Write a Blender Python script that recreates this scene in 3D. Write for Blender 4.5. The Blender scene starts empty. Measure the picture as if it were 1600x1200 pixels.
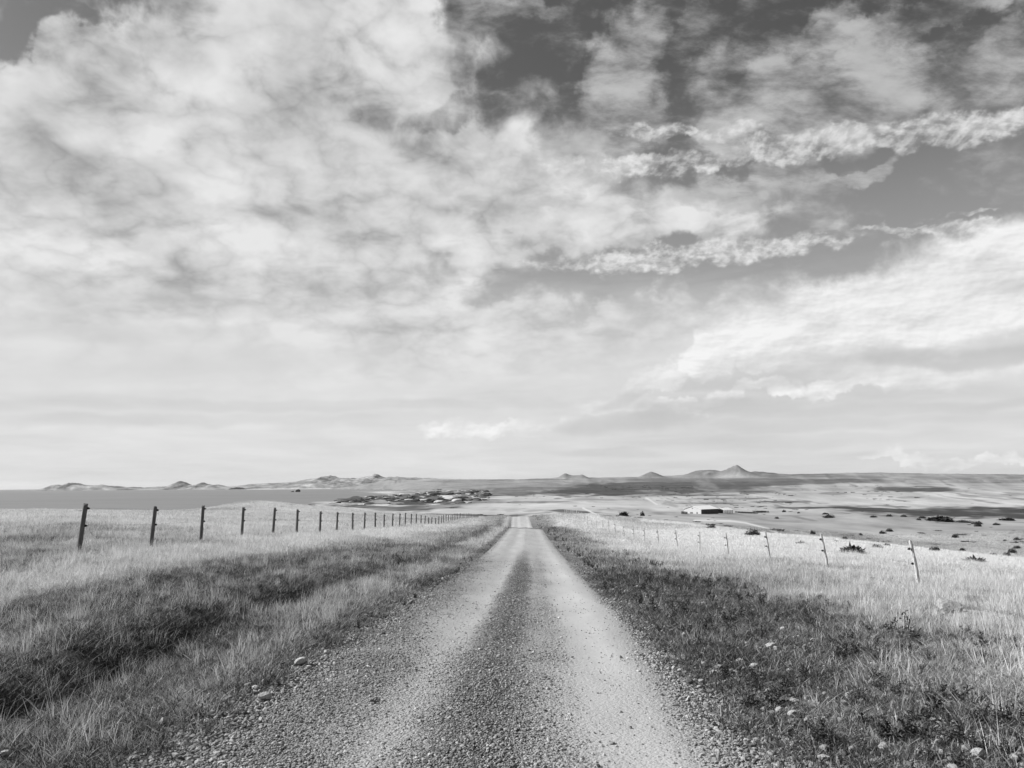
import bpy, bmesh, math, random
import numpy as np
from mathutils import Vector, Matrix

scene = bpy.context.scene
COL = scene.collection
rng = np.random.default_rng(7)
random.seed(7)

# ------------------------------------------------------------------ camera
F_PX = 1256.0
PITCH = math.atan(158.8 / F_PX)
ROLL = math.radians(0.409)
EYE = 1.6
Fv = Vector((0, math.cos(PITCH), math.sin(PITCH)))
R0 = Vector((1, 0, 0)); U0 = Vector((0, -math.sin(PITCH), math.cos(PITCH)))
Rv = R0 * math.cos(ROLL) - U0 * math.sin(ROLL)
Uv = U0 * math.cos(ROLL) + R0 * math.sin(ROLL)
cam_d = bpy.data.cameras.new("camera")
cam_d.sensor_width = 36.0
cam_d.lens = F_PX / 1600.0 * 36.0
cam_d.clip_start = 0.1
cam_d.clip_end = 400000
cam = bpy.data.objects.new("camera", cam_d)
M = Matrix((Rv, Uv, -Fv)).transposed().to_4x4()
M.translation = Vector((0, 0, EYE))
cam.matrix_world = M
COL.objects.link(cam)
scene.camera = cam
scene.render.resolution_x, scene.render.resolution_y = 1024, 768
scene.view_settings.view_transform = 'Standard'
scene.view_settings.look = 'None'
scene.view_settings.exposure = 0.45
scene.view_settings.gamma = 1.0
scene.cycles.max_bounces = 5
scene.cycles.diffuse_bounces = 3
scene.cycles.glossy_bounces = 2
scene.cycles.transmission_bounces = 2
scene.cycles.transparent_max_bounces = 4

def ray(px, py):
    d = Rv * ((px - 800) / F_PX) + Uv * ((600 - py) / F_PX) + Fv
    return d.normalized()

def azel(px, py):
    d = ray(px, py)
    return math.degrees(math.atan2(d.x, d.y)), math.degrees(math.asin(d.z))

# ------------------------------------------------------------------ sun
SUN_AZ, SUN_EL = math.radians(-82), math.radians(36)
sun_dir = Vector((math.sin(SUN_AZ) * math.cos(SUN_EL), math.cos(SUN_AZ) * math.cos(SUN_EL), math.sin(SUN_EL)))
sd = bpy.data.lights.new("sun", 'SUN')
sd.energy = 5.0
sd.angle = math.radians(0.6)
sd.color = (1.0, 1.0, 1.0)
sun = bpy.data.objects.new("sun", sd)
sun.rotation_euler = sun_dir.to_track_quat('Z', 'Y').to_euler()
COL.objects.link(sun)

# ------------------------------------------------------------------ node helper
class S:
    """a socket with arithmetic"""
    def __init__(s, nt, sock): s.nt, s.o = nt, sock
    def _m(s, op, *a, clamp=False):
        n = s.nt.nodes.new('ShaderNodeMath'); n.operation = op; n.use_clamp = clamp
        for i, v in enumerate((s,) + a):
            if isinstance(v, S): s.nt.links.new(v.o, n.inputs[i])
            else: n.inputs[i].default_value = v
        return S(s.nt, n.outputs[0])
    def __add__(s, b): return s._m('ADD', b)
    def __radd__(s, b): return s._m('ADD', b)
    def __sub__(s, b): return s._m('SUBTRACT', b)
    def __rsub__(s, b): return (s * -1.0) + b
    def __mul__(s, b): return s._m('MULTIPLY', b)
    def __rmul__(s, b): return s._m('MULTIPLY', b)
    def __truediv__(s, b): return s._m('DIVIDE', b)
    def pow(s, b): return s._m('POWER', b)
    def max(s, b): return s._m('MAXIMUM', b)
    def min(s, b): return s._m('MINIMUM', b)
    def clamp(s): return s._m('ADD', 0.0, clamp=True)
    def ss(s, a, b, lo=0.0, hi=1.0):
        n = s.nt.nodes.new('ShaderNodeMapRange'); n.interpolation_type = 'SMOOTHSTEP'; n.clamp = True
        s.nt.links.new(s.o, n.inputs[0])
        if a > b: a, b, lo, hi = b, a, hi, lo
        for i, v in enumerate((a, b, lo, hi)): n.inputs[i + 1].default_value = v
        return S(s.nt, n.outputs[0])
    def mix(s, b, f):          # s -> b by f
        n = s.nt.nodes.new('ShaderNodeMix'); n.data_type = 'FLOAT'
        s.nt.links.new(f.o, n.inputs[0]); s.nt.links.new(s.o, n.inputs[2])
        if isinstance(b, S): s.nt.links.new(b.o, n.inputs[3])
        else: n.inputs[3].default_value = b
        return S(s.nt, n.outputs[0])

def noise(nt, vec, scale, detail=5, rough=0.55, dist=0.0, loc=(0, 0, 0), rot=0.0, scl=(1, 1, 1), color=False, dim='3D'):
    m = nt.nodes.new('ShaderNodeMapping')
    m.inputs['Location'].default_value = loc; m.inputs['Rotation'].default_value = (0, 0, rot)
    m.inputs['Scale'].default_value = scl
    nt.links.new(vec, m.inputs[0])
    n = nt.nodes.new('ShaderNodeTexNoise'); n.noise_dimensions = dim
    n.inputs['Scale'].default_value = scale; n.inputs['Detail'].default_value = detail
    n.inputs['Roughness'].default_value = rough; n.inputs['Distortion'].default_value = dist
    nt.links.new(m.outputs[0], n.inputs['Vector'])
    return n.outputs['Color'] if color else S(nt, n.outputs[0])

# ------------------------------------------------------------------ world sky
world = bpy.data.worlds.new("World"); scene.world = world
world.use_nodes = True
nt = world.node_tree; nt.nodes.clear()
out = nt.nodes.new('ShaderNodeOutputWorld'); bg = nt.nodes.new('ShaderNodeBackground')
nt.links.new(bg.outputs[0], out.inputs[0])
sky = nt.nodes.new('ShaderNodeTexSky'); sky.sky_type = 'NISHITA'; sky.sun_disc = False
sky.sun_elevation = SUN_EL; sky.sun_rotation = SUN_AZ
sky.air_density = 1.0; sky.dust_density = 1.2; sky.ozone_density = 1.5
bg.inputs['Strength'].default_value = 0.073
tc = nt.nodes.new('ShaderNodeTexCoord')
sx = nt.nodes.new('ShaderNodeSeparateXYZ'); nt.links.new(tc.outputs['Generated'], sx.inputs[0])
dx, dy, dz = (S(nt, sx.outputs[i]) for i in range(3))
el = dz._m('ARCSINE') * (180 / math.pi)
az = dx._m('ARCTAN2', dy) * (180 / math.pi)
def flat_layer(c):                        # coordinates on a flat cloud layer, softened by c
    z = dz.max(0.0) + c
    n = nt.nodes.new('ShaderNodeCombineXYZ')
    nt.links.new((dx / z).o, n.inputs[0]); nt.links.new((dy / z).o, n.inputs[1])
    return n.outputs[0]
P = flat_layer(0.07)
P2 = flat_layer(0.35)
qc = nt.nodes.new('ShaderNodeCombineXYZ'); qc.inputs[2].default_value = 1.0
nt.links.new(az.o, qc.inputs[0]); nt.links.new(el.o, qc.inputs[1])
Q = qc.outputs[0]                         # azimuth, elevation in degrees

def warp(vec, amp, scale, detail, src=None, rough=0.55, flat=1.0):
    c = noise(nt, src or Q, scale, detail, rough, color=True, dim='2D')
    a = nt.nodes.new('ShaderNodeVectorMath'); a.operation = 'SUBTRACT'
    nt.links.new(c, a.inputs[0]); a.inputs[1].default_value = (0.5, 0.5, 0.5)
    b = nt.nodes.new('ShaderNodeVectorMath'); b.operation = 'MULTIPLY_ADD'
    nt.links.new(a.outputs[0], b.inputs[0]); b.inputs[1].default_value = (amp, amp * flat, 0)
    nt.links.new(vec, b.inputs[2])
    return b.outputs[0]
QW = warp(Q, 10.0, 0.16, 6, flat=0.8, rough=0.56)      # strongly ragged outlines
QF = warp(Q, 4.0, 0.4, 4, flat=0.5)                   # finely ragged outlines

def ell(cx, cy, rx, ry, tilt=0.0, soft=0.7, q=None):
    a, e = azel(cx, cy)
    c, s = math.cos(math.radians(tilt)), math.sin(math.radians(tilt))
    a1_, e1_ = azel(cx - rx * c, cy + rx * s); a2_, e2_ = azel(cx + rx * c, cy - rx * s)
    a3_, e3_ = azel(cx + ry * s, cy + ry * c); a4_, e4_ = azel(cx - ry * s, cy - ry * c)
    a, e = (a + (a1_ + a2_) / 2) / 2, (e + (e1_ + e2_) / 2) / 2
    L1 = math.hypot(a2_ - a1_, e2_ - e1_); ct, st = (a2_ - a1_) / L1, (e2_ - e1_) / L1
    L2 = abs(-(a4_ - a3_) * st + (e4_ - e3_) * ct)
    comp = []
    for (ux, uy, r) in ((ct, st, L1 / 2), (-st, ct, L2 / 2)):
        v = nt.nodes.new('ShaderNodeVectorMath'); v.operation = 'DOT_PRODUCT'
        nt.links.new(q or QW, v.inputs[0]); v.inputs[1].default_value = (ux / r, uy / r, -(ux * a + uy * e) / r)
        comp.append(S(nt, v.outputs['Value']))
    l2 = comp[0] * comp[0] + comp[1] * comp[1]
    return l2.ss((1.0 + soft * 0.5) ** 2, (1.0 - soft * 0.5) ** 2)

def union(items, **kw):
    r = None
    for it in items:
        w = 1.0
        if len(it) > 5: w = it[5]
        if r is None: qq = kw.get('q') or QW
        else:                              # evaluate the outlines one after another (keeps the shader small)
            b = nt.nodes.new('ShaderNodeVectorMath'); b.operation = 'SCALE'
            nt.links.new(qq, b.inputs[0]); nt.links.new((r * 1e-8 + 1.0).o, b.inputs['Scale']); kw['q'] = b.outputs[0]
        e = ell(*it[:5], **kw)
        if w != 1.0: e = e * w
        r = e if r is None else r.max(e)
    return r
sr = nt.nodes.new('ShaderNodeSeparateColor'); nt.links.new(sky.outputs[0], sr.inputs[0])
red = S(nt, sr.outputs[0])
base = red * 0.085                                   # the blue sky through a red filter
base = base.max(0.05).min(1.0)
base = base.mix(0.42, el.ss(29, 9) * 0.85)            # a thin high veil, thicker lower down

# broad soft deck on the left
deck = union([
    (300, 330, 620, 230, -4), (560, 110, 270, 110, 0), (80, 200, 260, 130, 10), (120, 520, 520, 170, 0),
    (660, 330, 330, 150, -8), (900, 330, 300, 50, -2, 0.8), (770, 205, 120, 95, 10, 0.95), (640, 90, 110, 90, 0, 0.9), (420, 60, 240, 70, 0),
    (700, 540, 500, 120, 0, 0.85), (820, 30, 60, 35, 0, 0.5)], soft=1.35)
holes = union([(20, 40, 70, 34, 8, 0.9), (125, 34, 40, 20, 0, 0.5), (750, 40, 55, 60, -60), (850, 115, 95, 80, -50, 0.95), (716, 148, 70, 28, 10, 0.7),
    (575, 110, 40, 60, 10, 0.35), (375, 68, 60, 30, 0, 0.35), (300, 25, 40, 20, 0, 0.4), (880, 425, 190, 28, 3, 0.9), (800, 0, 60, 20, 0, 0.6),
    (1120, 110, 120, 120, 0, 1.0), (1400, 90, 240, 60, 8, 0.7), (500, 315, 110, 26, 0, 0.22), (620, 440, 160, 26, 0, 0.25), (830, 350, 70, 12, 0, 0.4)], soft=1.3)
n1 = noise(nt, P2, 5.4, 6, 0.46, 0.0, dim='2D')
n1b = noise(nt, P2, 5.4, 4, 0.46, 0.0, loc=(-0.16, 0.16, 0), dim='2D')
n2 = noise(nt, P2, 11.0, 6, 0.58, 0.3, loc=(3.1, 1.7, 0), dim='2D')
n3 = noise(nt, P, 1.2, 3, 0.5, 0.2, loc=(8.1, 4.2, 0), dim='2D')
n4 = noise(nt, P2, 7.5, 4, 0.5, 0.0, loc=(1.9, 5.3, 0), dim='2D')
bil = ((n4 - 0.5)._m('ABSOLUTE') * 5.0).min(1.0).pow(0.7)      # rounded puffs with darker creases between them
cov = (n1 - 0.5) * 1.15 + (n2 - 0.5) * 0.9 + (bil - 0.6) * 0.12 + deck * 1.0 - 0.26 - holes * 0.66
a1 = cov.ss(-0.10, 0.68)
tone1 = 0.58 + (n1 - n1b) * 0.26 + (n2 - 0.5) * 0.22 + (n3 - 0.5) * 0.16 + (n1 - 0.5) * 0.26 + (bil - 0.5) * 0.14 + cov.clamp() * 0.10
lum = base.mix(tone1.max(0.40).min(0.82), a1 * 0.97)

# torn wisps, upper right
nw = noise(nt, P2, 7.5, 7, 0.62, 0.1, dim='2D', rot=math.radians(-35), scl=(1.0, 1.7, 1), loc=(1.3, 0, 0))
nw2 = noise(nt, P2, 14.0, 6, 0.62, 0.1, dim='2D', rot=math.radians(35), scl=(1.0, 1.4, 1), loc=(5.3, 2, 0))
wisp = union([(965, 160, 70, 120, -35), (890, 235, 110, 50, 30, 0.8), (1290, 150, 190, 75, 8), (1220, 200, 120, 40, 10, 0.9),
    (1460, 22, 220, 34, 14, 0.9), (1560, 100, 130, 34, 18, 0.7), (1500, 160, 110, 40, 15, 0.5), (1110, 40, 90, 34, 45, 0.6),
    (1330, 50, 70, 40, 40, 0.6), (740, 45, 90, 60, 30, 0.5), (860, 60, 60, 50, 60, 0.35), (1500, 120, 150, 90, 10, 0.35), (1050, 90, 200, 90, 30, 0.35), (1180, 90, 110, 34, 30, 0.45), (1335, 290, 52, 18, 12, 0.85), (830, 12, 50, 25, 0, 0.6), (1180, 300, 130, 34, 4, 0.8),
    (1550, 250, 120, 30, 5, 0.35)], soft=0.8)
aw = (wisp * 0.8 + (nw - 0.5) * 1.9 + (nw2 - 0.5) * 1.0 - 0.04).ss(0.05, 1.05)
lum = lum.mix((0.36 + (nw - 0.5) * 0.55 + wisp * 0.10).max(0.12), aw * 0.9)

# rippled cobble bands
cob = noise(nt, P2, 66.0, 2, 0.5, 0.0, dim='2D', scl=(1, 0.8, 1)).ss(0.30, 0.68)
nb = noise(nt, P2, 14.0, 5, dim='2D', rough=0.6, dist=0.3, loc=(7.7, 3.3, 0))
band = union([(1420, 205, 260, 24, 5), (1130, 240, 270, 17, 4, 0.95), (1080, 205, 130, 11, 2, 0.7), (960, 265, 120, 17, 0, 0.75),
    (1080, 397, 205, 19, 6), (1180, 383, 130, 12, 5), (790, 415, 90, 10, 5, 0.6), (1560, 352, 130, 12, 4, 0.9), (1400, 355, 60, 5, 4, 0.6),
    (1510, 333, 60, 5, 8, 0.6), (1010, 420, 60, 8, 8, 0.6)], soft=0.9, q=QF)
ab = (band * 0.9 + (cob - 0.5) * 0.34 + (nb - 0.5) * 2.3).ss(0.05, 1.25)
lum = lum.mix(0.50 + cob * 0.13 + (nb - 0.5) * 0.7 + band * 0.10, ab * band.ss(0.0, 0.8) * 0.9)

# veil that thickens towards the horizon, long flat streaks
ns = noise(nt, Q, 0.16, 6, 0.55, 0.4, scl=(0.22, 1.6, 1), dim='2D')
ns2 = noise(nt, P, 0.8, 6, 0.6, 0.3, loc=(2.2, 9.1, 0), dim='2D')
av = (el + (ns - 0.5) * 9 + (ns2 - 0.5) * 8).ss(15.5, 6.0)
tv = 0.735 + (ns - 0.5) * 0.26 + (ns2 - 0.5) * 0.20
lum = lum.mix(tv, av * 0.92)

# heaped clouds, lower right: grey flat bases, bright heads
QB = warp(Q, 4.0, 0.2, 4, flat=0.3)
QH = warp(Q, 6.0, 0.28, 5, flat=0.6, rough=0.6)
heads = union([(1420, 480, 330, 62, 10), (1560, 430, 190, 70, 12), (1105, 553, 55, 30, 4), (1175, 610, 50, 12, 5, 0.9), (1090, 628, 60, 10, 8, 0.8), (1195, 560, 40, 22, 0, 0.9), (1250, 515, 130, 34, 8, 0.95),
    (1020, 590, 46, 22, 12, 0.7), (1210, 608, 46, 12, 0, 0.85), (1330, 595, 90, 13, 5, 0.75), (950, 640, 60, 14, 5, 0.5),
    (745, 675, 68, 13, 4, 0.85), (830, 668, 40, 8, 8, 0.7), (1480, 713, 90, 8, 2, 0.7), (1400, 722, 50, 6, 0, 0.6), (1560, 715, 60, 7, 0, 0.6),
    (1440, 585, 130, 20, 2, 0.6)], soft=0.75, q=QH)
bases = union([(1490, 558, 190, 13, 1, 0.8), (1290, 560, 100, 14, 0, 0.5), (1220, 580, 80, 9, 0, 0.5), (1000, 660, 90, 13, 3, 0.9), (1110, 640, 110, 13, 2, 0.65), (1140, 598, 110, 11, 3, 0.6), (985, 622, 60, 10, 25, 0.5), (960, 707, 70, 6, 0, 0.5),
    (1250, 662, 190, 9, 2, 0.4), (1380, 640, 200, 8, 2, 0.4), (200, 655, 300, 8, 0, 0.35), (480, 632, 400, 7, 0, 0.3), (240, 520, 180, 12, 0, 0.25), (1200, 690, 180, 9, 2, 0.35)], soft=1.3, q=QB)
nh = noise(nt, Q, 0.3, 6, 0.52, 0.0, scl=(0.7, 1.5, 1), dim='2D')
nhb = noise(nt, Q, 0.3, 4, 0.52, 0.0, scl=(0.7, 1.5, 1), loc=(0.1, -0.22, 0), dim='2D')
lum = lum.mix((0.86 + (nh - 0.5) * 0.5 + (nh - nhb) * 0.9).min(0.95), (heads * (0.30 + nh * 1.45)).clamp() * 0.9)
lum = lum.mix(0.52 + (nh - 0.5) * 0.2, bases * 0.75)
lum = lum.max(0.03) * 10.0
cc = nt.nodes.new('ShaderNodeCombineColor')
for i in range(3): nt.links.new(lum.o, cc.inputs[i])
nt.links.new(cc.outputs[0], bg.inputs['Color'])
world.cycles.sampling_method = 'NONE'
# ------------------------------------------------------------------ numpy noise
def _h(ix, iy, seed):
    n = (ix * 374761393 + iy * 668265263 + seed * 974711) & 0x7fffffff
    n = ((n ^ (n >> 13)) * 1274126177) & 0x7fffffff
    return ((n ^ (n >> 16)) & 0xffff) / 65535.0
def vnoise(x, y, seed=0):
    x = np.asarray(x, float); y = np.asarray(y, float)
    ix = np.floor(x).astype(np.int64); iy = np.floor(y).astype(np.int64)
    fx = x - ix; fy = y - iy
    fx = fx * fx * (3 - 2 * fx); fy = fy * fy * (3 - 2 * fy)
    a, b = _h(ix, iy, seed), _h(ix + 1, iy, seed); c, d = _h(ix, iy + 1, seed), _h(ix + 1, iy + 1, seed)
    return (a * (1 - fx) + b * fx) * (1 - fy) + (c * (1 - fx) + d * fx) * fy
def fbm(x, y, oct=4, seed=0, gain=0.5):           # about -1 .. 1
    s = 0; a = 1; t = 0
    for i in range(oct):
        s = s + a * (vnoise(x * 2 ** i + 17.3 * i, y * 2 ** i - 9.1 * i, seed + i) * 2 - 1); t += a; a *= gain
    return s / t
def sstep(a, b, x):
    t = np.clip((x - a) / (b - a), 0, 1); return t * t * (3 - 2 * t)

# ------------------------------------------------------------------ terrain heights
SEA = -23.4
DEP = [20, 30, 45, 65, 90, 120, 160, 220, 300, 400, 550, 800, 1200, 1800, 2700, 4000, 6000, 9000, 14000]
X_ = None      # below the sea
TAB = {        # line of sight of the land surface at each distance, one profile per direction
 0:    [866, 835, 817, 807, 801, 797.5, 799, 806, 815, 825, 815, 813, X_, X_, X_, X_, X_, X_, X_],
 100:  [864, 833, 816, 806, 801, 797.5, 800, 808, 815, 825, 815, 812, X_, X_, X_, X_, X_, X_, X_],
 200:  [867, 837, 818, 808, 803, 799.5, 801, 806, 812, 820, 815, 810, X_, X_, X_, X_, X_, X_, X_],
 300:  [873, 843, 823, 811, 804, 800, 797.5, 798.5, 808, 818, 815, 809, X_, X_, X_, X_, X_, X_, X_],
 400:  [882, 849, 828, 815, 806, 798, 790, 783.7, 792, 808, 812, 808, X_, X_, X_, X_, X_, X_, X_],
 500:  [890, 858, 833, 820, 811, 804, 799, 794, 790.5, 796, 802, 797, 786.9, X_, X_, X_, X_, X_, X_],
 600:  [898, 866, 842, 827, 818, 811, 806, 803, 799.5, 806, 803, 795, 785.5, 777.6, X_, X_, X_, 760, 752],
 700:  [905, 872, 848, 832, 822, 817, 812, 808, 804.5, 806, 801, 793, 784, 776.3, 769.5, 763, 757, 751, 748.7],
 800:  [911, 877, 852, 834, 824.3, 829, 807.5, 812, 812, 806, 800, 791, 781, 773, 766, 760, 755, 751, 749.6],
 900:  [912, 879, 856, 840, 826, 814, 804, 807, 811, 803, 795, 787, 777.5, 771, 764, 758, 752, 748.5, 747],
 1000: [917, 883, 861, 850, 833, 821, 811.7, 814, 811, 804, 797, 788, 779.5, 773.3, 767, 760, 753, 747.5, 746.2],
 1100: [922, 887, 866, 848, 833, 823.5, 823, 824, 814, 808, 802, 791, 780.5, 772.5, 766, 760, 752.5, 747, 746],
 1200: [923, 884, 862, 846, 835.5, 840, 842, 832, 820, 810, 802.5, 792, 781, 772.2, 766, 759, 751, 745, 744],
 1300: [922, 888, 866, 853, 844, 850, 852, 840, 825, 807, 799, 792, 781, 771.8, 765.5, 758, 749, 741.8, 740.2],
 1400: [926, 893, 873, 859, 855, 863, 860, 845, 826, 807, 804, 791, 780.5, 771.5, 765, 757, 749, 742, 740.5],
 1500: [927, 896, 880, 867, 868, 872, 862, 846, 825, 814, 808, 791.5, 780, 771, 764.5, 757, 749, 743, 741],
 1600: [928, 899, 884, 876.5, 880, 882, 866, 843, 822, 817, 806, 791, 779.5, 771, 764, 757, 749, 743.5, 742]}
_cols = sorted(TAB)
_S = np.zeros((len(_cols), len(DEP)))
_T = []
for i, px in enumerate(_cols):
    for j, D in enumerate(DEP):
        y = TAB[px][j]
        if y is None: _S[i, j] = (EYE - (SEA - 8.0)) / D
        else:
            d = ray(px, y); _S[i, j] = -d.z / d.y
    d = ray(px, 800); _T.append(d.x / d.y)
_T = np.array(_T); _L = np.log(np.array(DEP, float))
def _hermite(xk, F, x, axis0=True):
    """monotone-free cubic through rows of F (K, ...) at knots xk"""
    x = np.clip(x, xk[0], xk[-1]); k = np.clip(np.searchsorted(xk, x) - 1, 0, len(xk) - 2)
    return k, (x - xk[k]) / (xk[k + 1] - xk[k])
# resample the table to a fine regular grid once
_tf = np.linspace(_T[0], _T[-1], 257); _lf = np.linspace(_L[0], _L[-1], 385)
def _slopes(xk, F):
    d = np.diff(F, axis=0) / np.diff(xk)[:, None]
    m = np.zeros_like(F); m[0] = d[0]; m[-1] = d[-1]
    s = (np.sign(d[:-1]) + np.sign(d[1:])) * 0.5
    m[1:-1] = s * np.minimum(np.minimum(np.abs(d[:-1]), np.abs(d[1:])) * 2, np.abs((d[:-1] + d[1:]) / 2))
    return m
def _resample(xk, F, xf):
    m = _slopes(xk, F); k, t = _hermite(xk, F, xf); h = np.diff(xk)[k][:, None]; t = t[:, None]
    return ((2*t**3 - 3*t**2 + 1) * F[k] + (t**3 - 2*t**2 + t) * h * m[k] + (-2*t**3 + 3*t**2) * F[k+1] + (t**3 - t**2) * h * m[k+1])
_G = _resample(_L, _S.T.copy(), _lf).T          # cols x fine depth
_G = _resample(_T, _G, _tf)                     # fine t x fine depth
for _ in range(2):
    _G[:, 1:-1] = (_G[:, :-2] + 2 * _G[:, 1:-1] + _G[:, 2:]) / 4
    _G[1:-1] = (_G[:-2] + 2 * _G[1:-1] + _G[2:]) / 4
def _lookup(t, l):
    a = np.clip((t - _tf[0]) / (_tf[-1] - _tf[0]) * 256, 0, 255.999); b = np.clip((l - _lf[0]) / (_lf[-1] - _lf[0]) * 384, 0, 383.999)
    i = a.astype(int); j = b.astype(int); fa = a - i; fb = b - j
    return (_G[i, j] * (1 - fa) + _G[i + 1, j] * fa) * (1 - fb) + (_G[i, j + 1] * (1 - fa) + _G[i + 1, j + 1] * fa) * fb

def road_x(Y):
    return np.interp(Y, [-30, 0, 22, 80, 139, 170], [-1.05, -0.42, 0.22, 1.27, 1.35, 1.5])

def project(X, Y, Z):
    X = np.asarray(X, float); dz = np.asarray(Z, float) - EYE
    c = X * Rv.x + Y * Rv.y + dz * Rv.z; u = X * Uv.x + Y * Uv.y + dz * Uv.z; w = X * Fv.x + Y * Fv.y + dz * Fv.z
    w = np.maximum(w, 1e-3)
    return 800 + F_PX * c / w, 600 - F_PX * u / w

HILLS = [   # (px, height above its foot in px, half width px, distance, crag)
 (1151, 14.5, 30, 8600, 0.95), (1158, 4.5, 70, 9000, 0.2), (1098, 8, 48, 9500, 0.4), (1120, 4, 60, 9800, 0.2), (1017, 9.5, 26, 9800, 0.6), (885, 8, 22, 9000, 0.7),
 (909, 7, 19, 8800, 0.6), (1190, 5, 60, 9300, 0.2), (1035, 3, 60, 10500, 0.1), (880, 2.5, 45, 9800, 0.1),
 (1360, 2.0, 110, 10500, 0.0), (1560, 1.5, 40, 11000, 0.3), (1240, 2, 40, 10000, 0.1)]

def height(X, Y, detail=True):
    X = np.asarray(X, float); Y = np.asarray(Y, float)
    Yc = np.maximum(Y, 20.0)
    t = X / Yc
    z = EYE - Yc * _lookup(t, np.log(Yc))
    w = np.clip((Y - 3.0) / 17.0, 0, 1) ** 1.25
    z = np.where(Y < 20, z * w, z)
    U = X - road_x(Y)
    near = 1 - sstep(70, 120, Y)
    # left verge: ditch, then a low bank; right verge: gentle shoulder
    wob = 0.35 * fbm(Y / 6.0, 0 * Y + 3.3, 3, 11)
    ditch = np.exp(-((U + 3.75 + wob) / 0.27) ** 2)
    bank = np.exp(-((U + 4.65 + wob) / 0.6) ** 2)
    amp = 0.9 * np.clip(0.40 + 0.75 * fbm(Y / 3.2, X * 0 + 8.1, 3, 5) + 0.55 * np.exp(-((Y - 12.5) / 3.5) ** 2), 0.1, 1.2) * (0.55 + 0.45 * sstep(5, 9, Y))
    z = z + near * (-0.20 * ditch * amp + 0.20 * bank * amp)
    z = z - 1.0 * np.exp(-((Y - 107) / 9.0) ** 2) * np.exp(-(U / 14.0) ** 2)
    off = sstep(1.9, 3.2, np.abs(U))
    lump = fbm(X / 1.7, Y / 2.2, 4, 21) * 0.11 + fbm(X / 9.0, Y / 12.0, 3, 31) * 0.16 * sstep(3, 9, np.abs(U))
    z = z + off * lump * (1 - sstep(150, 400, Y))
    # distant relief
    far = sstep(500, 1500, Y)
    coast = np.exp(-((t + 0.12) / 0.085) ** 2) * sstep(900, 1200, Y) * (1 - sstep(3300, 4200, Y))
    rel = fbm(X / 420.0, Y / 620.0, 6, 41, 0.55) * Yc * 0.0015 * far + fbm(X / 60.0, Y / 100.0, 4, 51, 0.6) * 3.8 * coast
    rel = rel * sstep(SEA - 6, SEA - 1, z) + fbm(X / 45.0, Y / 60.0, 4, 61) * 1.3 * sstep(220, 420, Y)
    z = z + rel
    z = np.where((rel != 0) & (z > SEA - 3) & (z < SEA + 0.35) & (t > -0.02) & (Y > 300), SEA + 0.35 + 0.1 * (z - SEA), z)
    for px, h, hw, D, crag in HILLS:
        d = ray(px, 745); cx = d.x / d.y * D; r = np.hypot((X - cx) / (hw / F_PX * D), (Y - D) / (hw / F_PX * D * 2.0 + 250))
        shp = np.where(r < 1, (1 - r) ** (1.0 + 0.35 * crag) * (1 - crag) + np.maximum(1 - r, 0) ** 1.5 * crag, 0)
        smooth = np.where(r < 1, 0.5 + 0.5 * np.cos(np.pi * np.minimum(r, 1)), 0)
        z = z + 1.2 * (shp * (0.4 + 0.5 * crag) + smooth * (0.6 - 0.5 * crag)) * h / F_PX * D * (1 + 0.22 * fbm(X / 130.0, Y / 160.0, 4, 71))
    return z

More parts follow.
